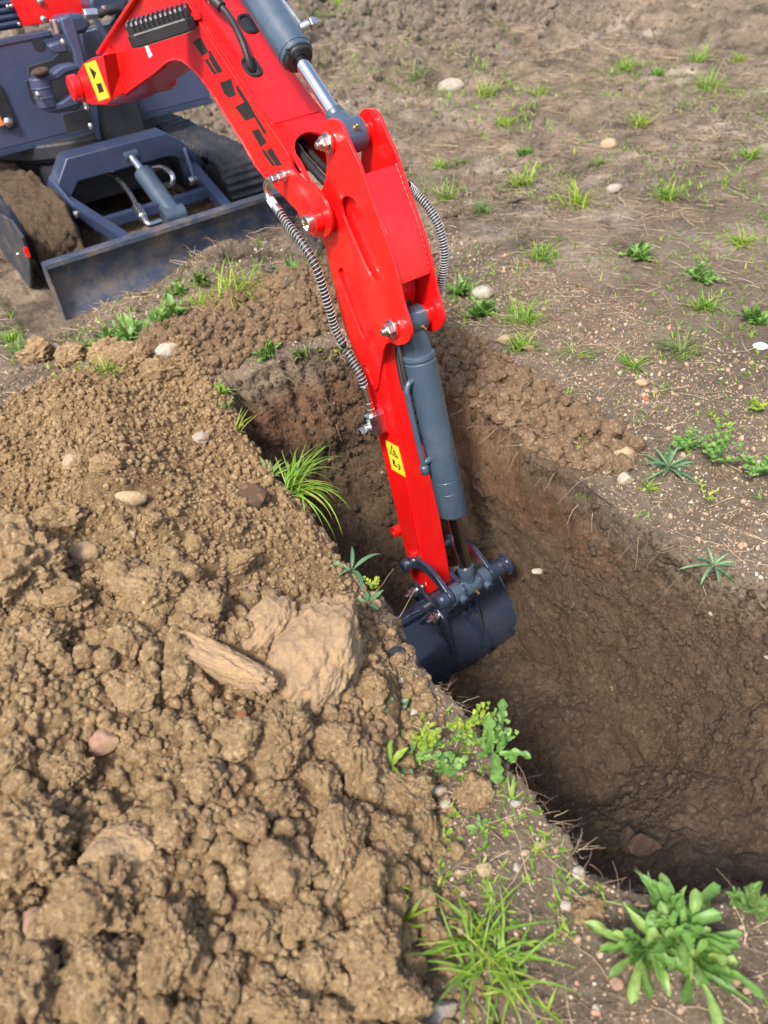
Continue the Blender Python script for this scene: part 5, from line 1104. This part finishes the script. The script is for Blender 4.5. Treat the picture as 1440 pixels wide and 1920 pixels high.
def gr_tuft(n, L0, w_, spread=1.0, droop=70, up=80, kind='grass', fan=None, dirn=0):
    f = LF()
    for i in range(n):
        az = random.uniform(0, 2*pi) if fan is None else dirn+random.uniform(-fan, fan); l_ = L0*random.uniform(.45, 1.1); e0 = random.uniform(up-45, up); r0 = random.uniform(0, .10)*L0*spread; oa = random.uniform(0, 6.28)
        f.leaf((r0*cos(oa), r0*sin(oa), -.004), az+random.uniform(-.3, .3), l_, w_*random.uniform(.7, 1.2), e0, e0-random.uniform(droop*.5, droop*1.4), kind, random.uniform(-35, 35), .35, 8)
    return f
def rosette(n, L0, w_, kind='lance', e=(55, 10), drop=30, wav=.15, cup=.3, lobes=0, layers=2):
    f = LF()
    for i in range(n):
        t = i/n; az = i*2.39996+random.uniform(-.2, .2); e0 = e[1]+(e[0]-e[1])*t+random.uniform(-6, 6); l_ = L0*(1-.45*t)*random.uniform(.8, 1.1)
        f.leaf((.004*cos(az), .004*sin(az), .001+.01*t*L0*8), az, l_, w_*random.uniform(.8, 1.15)*(1-.3*t), e0, e0-drop*random.uniform(.6, 1.5), kind, random.uniform(-20, 20), cup, 9, lobes, wav)
    return f
def mixc_(s):
    f = LF()
    for c_ in range(5):
        ca = random.uniform(0, 6.28); cr_ = s*random.uniform(0, .45); kd = random.choice(('lance', 'spoon', 'lance')); ks = random.uniform(.5, 1)
        for i in range(9):
            az = random.uniform(0, 6.28); e0 = random.uniform(20, 85); f.leaf((cr_*cos(ca), cr_*sin(ca), 0), az, s*.75*ks*random.uniform(.5, 1.1), s*random.uniform(.10, .20), e0, e0-random.uniform(10, 60), kd, random.uniform(-40, 40), .4, 8, 0, .4)
    for i in range(14): az = random.uniform(0, 6.28); e0 = random.uniform(20, 85); f.leaf((s*random.uniform(-.4, .4), s*random.uniform(-.4, .4), 0), az, s*random.uniform(.4, 1.1), .005, e0, e0-50, 'grass', random.uniform(-30, 30), .3, 7)
    return f
def sprig(n, L0, w_, kind='round', H=.08):
    """branching sprig: stems carrying small leaves"""
    f = LF()
    for s_ in range(max(3, n//8)):
        az = random.uniform(0, 2*pi); el = random.uniform(25, 75); ln = H*random.uniform(.5, 1.1); d = Vector((cos(az)*cos(radians(el)), sin(az)*cos(radians(el)), sin(radians(el))))
        f.leaf((0, 0, 0), az, ln, .0022, el, el-8, 'grass', 0, .2, 5)
        for k in range(8):
            t = .25+.75*k/7; p = d*ln*t; a2 = az+(1.2 if k % 2 else -1.2)+random.uniform(-.4, .4); f.leaf(p, a2, L0*random.uniform(.6, 1.1)*(1.1-.4*t), w_*random.uniform(.7, 1.1)*(1.1-.4*t), random.uniform(10, 60), random.uniform(-20, 20), kind, random.uniform(-40, 40), .3, 6, 4, .2, .2)
    return f
def ferny(n, H):
    f = LF()
    for s_ in range(n):
        az = random.uniform(0, 2*pi); el = random.uniform(30, 80); ln = H*random.uniform(.5, 1.1); d = Vector((cos(az)*cos(radians(el)), sin(az)*cos(radians(el)), sin(radians(el))))
        f.leaf((0, 0, 0), az, ln, .0018, el, el-10, 'grass', 0, .2, 5)
        for k in range(16):
            t = .2+.8*k/16; p = d*ln*t
            for sg in (-1, 1):
                a2 = az+sg*1.0; e_ = f.leaf(p, a2, ln*.28*(1.1-t), .0018, 20, 10, 'grass', 0, .1, 3)
                f.leaf(p+(e_-p)*.5, a2+.6, ln*.13*(1.1-t), .0016, 20, 10, 'grass', 0, .1, 2); f.leaf(p+(e_-p)*.5, a2-.6, ln*.13*(1.1-t), .0016, 20, 10, 'grass', 0, .1, 2)
    return f
def plant(px, py, f, m, label, catg='weed', group='weeds and grass tufts on the bare ground', z=None, name='weed', dz=0):
    p = onG(px, py) if z is None else onZ(px, py, z); o = f.build(name, m, (p.x, p.y, p.z+dz), label, catg, group); return o
def depth_at(px, py): p = onG(px, py); return (p-Vector(CAM)).dot(Vector(RM @ np.array([0, 0, -1.0])))
def S_(px, py, n): return n*depth_at(px, py)/FPX     # a length of n photo pixels at that spot
# near plants
s = S_(1232, 1770, 145); f = LF()
for c_ in range(9):
    ca = random.uniform(0, 6.28); cr_ = s*(.0 if c_ == 0 else random.uniform(.12, .38)); cx0, cy0 = cr_*cos(ca), cr_*sin(ca); ks = random.uniform(.6, 1.0)
    for i in range(15):
        t = i/15; az = (ca if random.random() < .55 else random.uniform(0, 6.28))+random.uniform(-1.1, 1.1); e0 = 25+55*t+random.uniform(-20, 15); l_ = s*.92*ks*(1-.45*t)*random.uniform(.5, 1.2)
        f.leaf((cx0+.006*cos(az), cy0+.006*sin(az), .004+.05*t), az, l_, s*random.uniform(.10, .18)*(1-.25*t), e0, e0-random.uniform(0, 70), random.choice(('spoon', 'spoon', 'spoon', 'lance')), random.uniform(-50, 50), random.uniform(.2, .9), 10, 0, random.uniform(.2, .7))
plant(1238, 1775, f, 'leaf', 'large leafy green plant with wavy spoon-shaped leaves at the lower right', 'leafy plant', name='leafy_plant')
f = gr_tuft(85, S_(920, 1780, 165), .0052, 4.0, 80, 70); plant(915, 1800, f, 'grass', 'large sprawling grass tuft at the bottom middle', 'grass tuft', name='grass_tuft')
f = gr_tuft(16, S_(900, 1720, 120), .006, 1.0, 30, 88); plant(880, 1760, f, 'lime', 'upright bright blades rising from the back of the sprawling tuft', 'grass tuft', name='grass_tuft')
f = gr_tuft(26, S_(745, 1690, 85), .006, 1.2, 35, 88); plant(752, 1735, f, 'lime', 'narrow upright grass clump at the right foot of the heap', 'grass tuft', name='grass_tuft')
f = gr_tuft(12, S_(745, 1690, 70), .005, 1.2, 25, 90); plant(742, 1668, f, 'grass', 'two tall blades above the narrow grass clump', 'grass tuft', name='grass_tuft')
f = sprig(56, .026, .021, 'lobed', .095); plant(898, 1392, f, 'leaf', 'toothed pale green weed overhanging the trench edge', 'weed', z=.015)
f = LF()
for az, ln, el, wd in ((1.2, .12, 78, .034), (.2, .11, 38, .03), (-.1, .08, 12, .036), (2.9, .06, 30, .026), (4.0, .09, 15, .040), (5.0, .055, 12, .03), (5.6, .085, 20, .026), (1.8, .05, 60, .02), (.7, .07, 20, .03)): f.leaf((random.uniform(-.015, .015), random.uniform(-.015, .015), .0), az+.3, ln, wd, el, el-random.uniform(5, 50), 'lobed', random.uniform(-40, 40), random.uniform(.1, .6), 12, random.choice((3, 4, 5)), .5)
plant(925, 1410, f, 'leaf', 'broad lobed leaves with a pale midrib fanning over the trench edge', 'weed', z=.01)
f = rosette(10, S_(770, 1430, 80), .030, 'lobed', (50, 15), 25, .3, .3, 7); plant(765, 1432, f, 'leaf', 'dark toothed weed between the heap and the trench', 'weed')
f = rosette(5, S_(720, 1420, 60), .022, 'lance', (60, 30), 25, .4, .3); plant(728, 1440, f, 'lime', 'pale wavy leaves left of the dark toothed weed', 'weed')
f = sprig(24, .020, .016, 'round', .04); plant(752, 1325, f, 'glauc', 'blue-green weed with rounded leaves below the black pebble', 'weed')
f = rosette(7, .03, .018, 'lobed', (50, 15), 20, .2, .3, 4); plant(715, 1325, f, 'glauc', 'small blue-green rosette left of the rounded weed', 'weed')
f = rosette(5, .022, .011, 'spoon', (45, 35), 20, .0, .2); plant(832, 1570, f, 'lime', 'tiny five-leaved seedling on the strip', 'seedling', name='seedling')
f = rosette(6, .034, .016, 'lance', (45, 15), 20, .2, .2); plant(898, 1555, f, 'leaf', 'small flat weed beside the tiny seedling', 'weed')
f = gr_tuft(9, S_(960, 1500, 50), .005, 1, 50, 60); plant(958, 1500, f, 'grass', 'short star-shaped grass sprig on the strip', 'grass tuft', name='grass_tuft')
f = gr_tuft(14, .035, .0022, 2, 30, 80); plant(1002, 1600, f, 'lime', 'fine yellow-green wisps in the middle of the strip', 'grass tuft', name='grass_tuft')
f = ferny(16, S_(1390, 1690, 70)); plant(1392, 1690, f, 'leaf', 'feathery fern-like weed near the right edge', 'weed')
f = ferny(9, S_(1390, 1690, 55)); plant(1425, 1700, f, 'dull', 'pale feathery weed cut by the right edge', 'weed')
f = gr_tuft(8, .05, .006, 1, 30, 40, fan=.8, dirn=.2); plant(800, 1250, f, 'lime', 'pale cut grass stub at the edge by the bucket', 'grass tuft', name='grass_tuft')
f = gr_tuft(7, S_(880, 1880, 60), .006, 1, 40, 80); plant(1030, 1900, f, 'lime', 'grass blades at the bottom edge right of the sprawling tuft', 'grass tuft', name='grass_tuft')
f = rosette(4, .05, .008, 'grass', (40, 20), 30, .1, .2); plant(1060, 1660, f, 'dull', 'bent yellowish blades by the white pebble', 'grass tuft', name='grass_tuft')
for px, py, m_, sz, lb in [(872, 1352, 'lime', .07, 'bright clover-like cluster at the base of the toothed weed'), (700, 1392, 'leaf', .05, 'small leafy weed against the heap above the pale wavy leaves'), (845, 1440, 'leaf', .05, 'low weed behind the egg-shaped clod'), (800, 1395, 'lime', .05, 'yellowish lobed weed in the middle of the weedy strip'), (735, 1480, 'glauc', .05, 'blue-green weed beside the squarish clod')]:
    f = sprig(48, .024, .02, random.choice(('round', 'lobed')), sz*1.2); plant(px, py, f, m_, lb, 'weed', z=.02)
# left rim of the trench
f = gr_tuft(60, S_(590, 930, 110), .0065, 1.4, 95, 75, fan=1.5, dirn=-.1); plant(548, 925, f, 'grass', 'thick grass tuft hanging over the left trench edge', 'grass tuft', z=.03, name='grass_tuft')
f = rosette(22, S_(505, 890, 58), .011, 'lance', (70, 20), 35, .1, .3); plant(505, 898, f, 'leaf', 'pale rosette at the top of the hanging tuft', 'weed', z=.04)
f = sprig(24, .028, .02, 'round', .05); plant(572, 988, f, 'dull', 'round-leaved weed below the hanging tuft', 'weed', z=.02)
f = gr_tuft(18, S_(440, 800, 55), .006, 1.5, 60, 70); plant(440, 812, f, 'lime', 'yellow-green tuft on the upper left trench edge', 'grass tuft', z=.05, name='grass_tuft')
f = sprig(24, .03, .02, 'round', .06); plant(425, 770, f, 'dull', 'straggly weed at the far left corner of the trench', 'weed', z=.05)
f = rosette(5, S_(655, 1060, 50), .018, 'lance', (45, 20), 45, .1, .3); plant(660, 1070, f, 'glauc', 'striped broad blades at the trench edge above the bucket', 'weed', z=.03)
f = rosette(4, S_(690, 1130, 45), .018, 'lance', (25, 10), 20, .1, .3); plant(690, 1132, f, 'glauc', 'flat pointed leaf reaching over the trench edge', 'weed', z=.02)
f = sprig(24, .016, .012, 'round', .045); plant(702, 1105, f, 'lime', 'bright sprig left of the bucket', 'weed', z=.02)
f = gr_tuft(10, .035, .003, 1, 30, 40); plant(270, 838, f, 'lime', 'tiny green tuft alone on the upper heap', 'grass tuft', name='grass_tuft')
f = rosette(5, .025, .006, 'lance', (60, 30), 20, .1, .2); plant(345+0, 771, f, 'lime', 'tiny seedling near the crest of the heap', 'seedling', name='seedling')
# right side
f = rosette(15, S_(1335, 1065, 62), .011, 'lance', (40, 0), 40, .05, .3); plant(1338, 1062, f, 'glauc', 'narrow-leaved rosette hanging on the right trench wall', 'weed')
f = rosette(20, S_(1250, 880, 72), .013, 'lance', (40, 5), 22, .1, .3); plant(1252, 878, f, 'glauc', 'blue-green rosette right of the blocky tan stone', 'weed')
f = sprig(110, .022, .022, 'round', .13); plant(1335, 865, f, 'leaf', 'patch of round scalloped leaves right of the blue-green rosette', 'weed')
f = sprig(56, .022, .022, 'round', .09); plant(1290, 845, f, 'leaf', 'small scalloped leaves above the blue-green rosette', 'weed')
f = sprig(16, .018, .008, 'lance', .07); plant(1322, 935, f, 'lime', 'slender yellow-green stem on the right bank', 'weed')
f = gr_tuft(12, S_(1090, 930, 45), .0035, 1, 60, 60); plant(1092, 925, f, 'grass', 'thin grass wisps on the right trench edge', 'grass tuft', name='grass_tuft')
f = gr_tuft(26, .05, .005, 1.5, 55, 70); plant(1215, 915, f, 'grass', 'grass tuft below the white quartz stone', 'grass tuft', name='grass_tuft')
f = sprig(96, .03, .02, 'lance', .12); plant(1425, 890, f, 'leaf', 'leafy weed at the right edge above the trench', 'weed')
f = gr_tuft(18, .05, .004, 1.5, 50, 60); plant(1425, 935, f, 'dull', 'grey-green tuft under the leafy weed at the right edge', 'grass tuft', name='grass_tuft')
f = sprig(24, .022, .010, 'lance', .06); plant(1352, 800, f, 'lime', 'bright little weed on the right bank', 'weed')
f = sprig(40, .024, .016, 'round', .05); plant(1418, 768, f, 'lime', 'yellow-green patch at the right edge', 'weed')
f = gr_tuft(30, S_(1190, 680, 62), .006, 1.2, 55, 60); plant(1190, 688, f, 'grass', 'bright star-shaped grass left of the wide silvery tuft', 'grass tuft', name='grass_tuft')
f = gr_tuft(90, S_(1275, 660, 85), .0035, 1.6, 60, 60); plant(1275, 662, f, 'dull', 'wide silvery fine grass tuft in the field', 'grass tuft', name='grass_tuft')
f = gr_tuft(26, S_(1100, 665, 75), .004, 2.5, 60, 50); plant(1080, 668, f, 'grass', 'sparse trailing blades left of the star-shaped grass', 'grass tuft', name='grass_tuft')
bgp = [(868, 555, 'leaf', 'r', 55, 'broad-leaved weed left of the smooth white stone'), (905, 592, 'leaf', 'r', 50, 'broad leaves in front of the smooth white stone'), (985, 605, 'grass', 'g', 60, 'loose grass right of the smooth white stone'), (975, 655, 'grass', 'g', 45, 'low grass around the cream pink stone'),
 (1188, 485, 'leaf', 'r', 46, 'dark green round tuft in the middle field'), (1018, 485, 'grass', 'g', 46, 'yellow-green weed left of the dark green tuft'), (1308, 522, 'leaf', 'r', 42, 'upright leafy weed right of the dark green tuft'), (1320, 578, 'grass', 'g', 40, 'thin grass under the upright leafy weed'),
 (1415, 600, 'leaf', 'r', 46, 'leafy weed on the right edge of the middle field'), (1392, 458, 'lime', 'g', 36, 'pale sprig near the right edge of the middle field'), (1085, 388, 'lime', 'g', 62, 'broad bright grass tuft in the middle field'), (980, 345, 'lime', 'g', 42, 'bright round tuft up left of the broad tuft'),
 (1250, 372, 'grass', 'g', 56, 'blue-green grass right of the grey stone'), (835, 375, 'grass', 'g', 46, 'leafy tuft just right of the arm'), (905, 400, 'dull', 'g', 36, 'faint grass by the coiled hose'), (1405, 295, 'grass', 'g', 36, 'green tuft near the right edge of the far field'),
 (910, 178, 'lime', 'g', 36, 'green weed right of the large grey stone'), (1175, 132, 'grass', 'g', 40, 'far green weed at the foot of the ploughed ridge'), (1325, 168, 'grass', 'g', 52, 'wide far tuft below the ploughed ridge'), (1310, 118, 'grass', 'g', 44, 'far tuft on the ploughed ridge'), (1230, 140, 'leaf', 'r', 22, 'small dark far weed between two tufts'),
 (785, 150, 'dull', 'g', 40, 'faint far tuft up right of the rod'), (945, 235, 'lime', 'g', 26, 'small far yellow-green weed'), (1000, 210, 'dull', 'g', 28, 'dull far weed above the yellow-green one'), (1198, 235, 'lime', 'g', 36, 'far yellow-green tuft by the pale track marks'), (980, 290, 'leaf', 'r', 24, 'small dark weed above the bright round tuft'),
 (1010, 180, 'grass', 'g', 30, 'dark far tuft in the upper field'), (825, 320, 'grass', 'g', 34, 'blurred weed behind the upper end of the arm'), (1120, 312, 'dull', 'g', 30, 'dull weed above the broad bright tuft'), (1385, 120, 'lime', 'g', 30, 'yellow-green far tuft at the upper right'), (865, 310, 'dull', 'g', 24, 'thin far weed left of the small dark one'),
 (245, 640, 'leaf', 'r', 62, 'thick leafy weed patch in front of the blade'), (215, 650, 'leaf', 'r', 48, 'left part of the leafy patch by the blade'), (320, 612, 'leaf', 'r', 56, 'leafy weed right of the thick patch'), (205, 700, 'grass', 'g', 40, 'green weed between clods on the heap crest'), (440, 560, 'lime', 'g', 76, 'tall grass tuft in front of the blade'), (385, 580, 'lime', 'g', 44, 'bright weed left of the tall grass tuft'),
 (470, 545, 'grass', 'g', 50, 'grass right of the tall tuft'), (560, 525, 'leaf', 'r', 50, 'leafy weed behind the far end of the trench'), (590, 505, 'lime', 'r', 34, 'bright weed behind the spring-guarded hose'), (340, 552, 'leaf', 'r', 34, 'small dark weed against the mud by the blade'), (45, 662, 'leaf', 'g', 40, 'weed at the left edge behind the heap'), (150, 660, 'dull', 'g', 40, 'dark weed behind the cream pebble'),
 (20, 640, 'grass', 'g', 30, 'faint weed at the far left edge'), (375, 530, 'dull', 'r', 30, 'dull weed on the mud below the blade'), (500, 668, 'leaf', 'r', 34, 'weed hanging on the far end wall of the trench'), (618, 662, 'lime', 'r', 40, 'bright broad leaf on the far end wall'), (570, 665, 'dull', 'r', 22, 'small weed left of the bright broad leaf'), (500, 655, 'dull', 'g', 26, 'straggly weed on the far end wall'), (412, 735, 'grass', 'r', 22, 'small leaves at the heap edge by the far corner'),
 (580, 8, 'lime', 'g', 60, 'bright grass patch at the very top'), (628, 14, 'lime', 'g', 40, 'second grass patch at the very top, right of the first'), (95, 350, 'dull', 'g', 20, 'wisp of grass by the left track')]
for px, py, m_, k_, size, lb in bgp:
    s = S_(px, py, size*(1.25 if px > 700 else 1.4))
    if k_ == 'g': f = gr_tuft(60, s, .0050+.0007*s*10, 3.5, 70, 75)
    else: f = mixc_(s)
    plant(px, py, f, m_, lb, 'grass tuft' if k_ == 'g' else 'weed', name='grass_tuft' if k_ == 'g' else 'weed')
lump_at('fallen_leaf', 1426, 650, 26, 26, 'white', 'pale fallen leaf at the right edge of the field', 'leaf', rough=.1, crumb=0, flat=.15, sub=3, sink=.1, seed=3)
# ------------------------------------------------------------------ dry stalks, roots, small green sprouts (uncountable)
def stalks(name, pts, m, label, catg, kind='stuff'):
    mb = MB()
    for (x, y, z, az, el, ln, r) in pts:
        ps = []; a = az; p = Vector((x, y, z)); k_ = 6
        for i in range(k_+1): ps.append(p.copy()); a += random.uniform(-.25, .25); el_ = el+random.uniform(-.25, .25); p = p+Vector((cos(a)*cos(el_), sin(a)*cos(el_), sin(el_)))*ln/k_
        mb.tube(ps, r, 4, False, [r*(1-.6*i/k_) for i in range(k_+1)])
    o = mb.build(name, m, None, 180); tag(o, label, catg, kind=kind); return o
st = []
n_ = 26000; xs = rng.uniform(-1.05, 5.0, n_); ys = 7.5*rng.uniform(0, 1, n_)**1.2; zz, ww, dd, ee, p1, p2 = base(xs, ys); cc = crumbs(xs, ys); cl = fb2(xs, ys, 2.6, 2, 401)
for i in range(n_):
    if ww[i] > .01 or (dd[i] > .0 and ee[i] > .3): continue
    if cl[i] < random.uniform(-.9, .5) or (abs(xs[i]) < .8 and ys[i] > 3.75): continue
    k_ = float(1+.28*max(0, ys[i]-1))
    st.append((xs[i], ys[i], zz[i]+cc[i]+.002, random.gauss(2.2, .9), random.uniform(-.05, .16), random.uniform(.03, .16)*k_**.4, random.uniform(.0007, .0015)*k_))
stalks('dry_stalks', st, 'straw', 'thin dry stalks littering the bare ground', 'dry stalks')
rt = []
for i in range(110):
    y = random.uniform(.35, 2.6); x = float(rimR(np.array([y]))[0])+random.uniform(-.02, .03); rt.append((x, y, gz(x+.05, y)-random.uniform(-.01, .09), random.gauss(3.3, .7), random.uniform(-1.3, .1), random.uniform(.03, .12), random.uniform(.0006, .0012)))
for i in range(110):
    y = random.uniform(.35, 1.0); x = float(rimL(np.array([y]))[0])+random.uniform(-.02, .02); rt.append((x, y, gz(x-.03, y)-random.uniform(-.005, .02), random.gauss(-.2, .8), random.uniform(-.8, .5), random.uniform(.02, .07), random.uniform(.0005, .001)))
for i in range(70):
    x = random.uniform(-.35, .25); y = random.uniform(2.42, 2.62); rt.append((x, y+.05, gz(x, y+.08), -pi/2+random.gauss(0, .6), random.uniform(-1.3, -.2), random.uniform(.03, .12), random.uniform(.0007, .0013)))
stalks('roots', rt, 'straw', 'fine roots hanging from the broken turf of the trench rim', 'roots')
f = LF(); nn0 = 16000; xs = rng.uniform(-1.0, 4.5, nn0); ys = .05+9.5*rng.uniform(0, 1, nn0)**1.3; b_ = base(xs, ys); cc = crumbs(xs, ys); pt = fb2(xs, ys, 1.5, 3, 405)
for i in range(nn0):
    x, y = xs[i], ys[i]
    if b_[1][i] > .01 or (b_[2][i] > 0 and b_[3][i] > .3) or (abs(x) < .85 and 3.7 < y < 6.5): continue
    if pt[i] < random.uniform(-.1, .75): continue
    z = b_[0][i]+cc[i]; k_ = float(1+.32*max(0, y-1))
    for k in range(random.choice((2, 3, 4, 5))): a = random.uniform(0, 6.28); e = random.uniform(5, 75); f.leaf((x, y, z), a, random.uniform(.010, .032)*k_, random.uniform(.002, .006)*k_**.6, e, e-25, random.choice(('lance', 'grass', 'grass')), 0, .2, 4, 0, 0, .2)
for i in range(260):
    y = random.uniform(.35, 1.15); x = random.uniform(-.85, -.56)
    if y > 1.0 or x < float(np.interp(y, [0, .45, .57, .65, .82, 1.05], [-1.08, -.99, -.92, -.84, -.75, -.61])): continue
    z = gz(x, y)
    for k in range(random.choice((3, 4, 5))): a = random.uniform(0, 6.28); e = random.uniform(5, 75); f.leaf((x, y, z), a, random.uniform(.010, .030), random.uniform(.002, .008), e, e-25, random.choice(('lance', 'grass', 'round')), 0, .2, 4, 0, 0, .2)
o = f.build('ground_cover', 'grass', (0, 0, 0), 'tiny sprouts scattered thinly over the bare ground', 'ground cover'); o['kind'] = 'stuff'
# mud crust left on the bucket lip and the blade foot
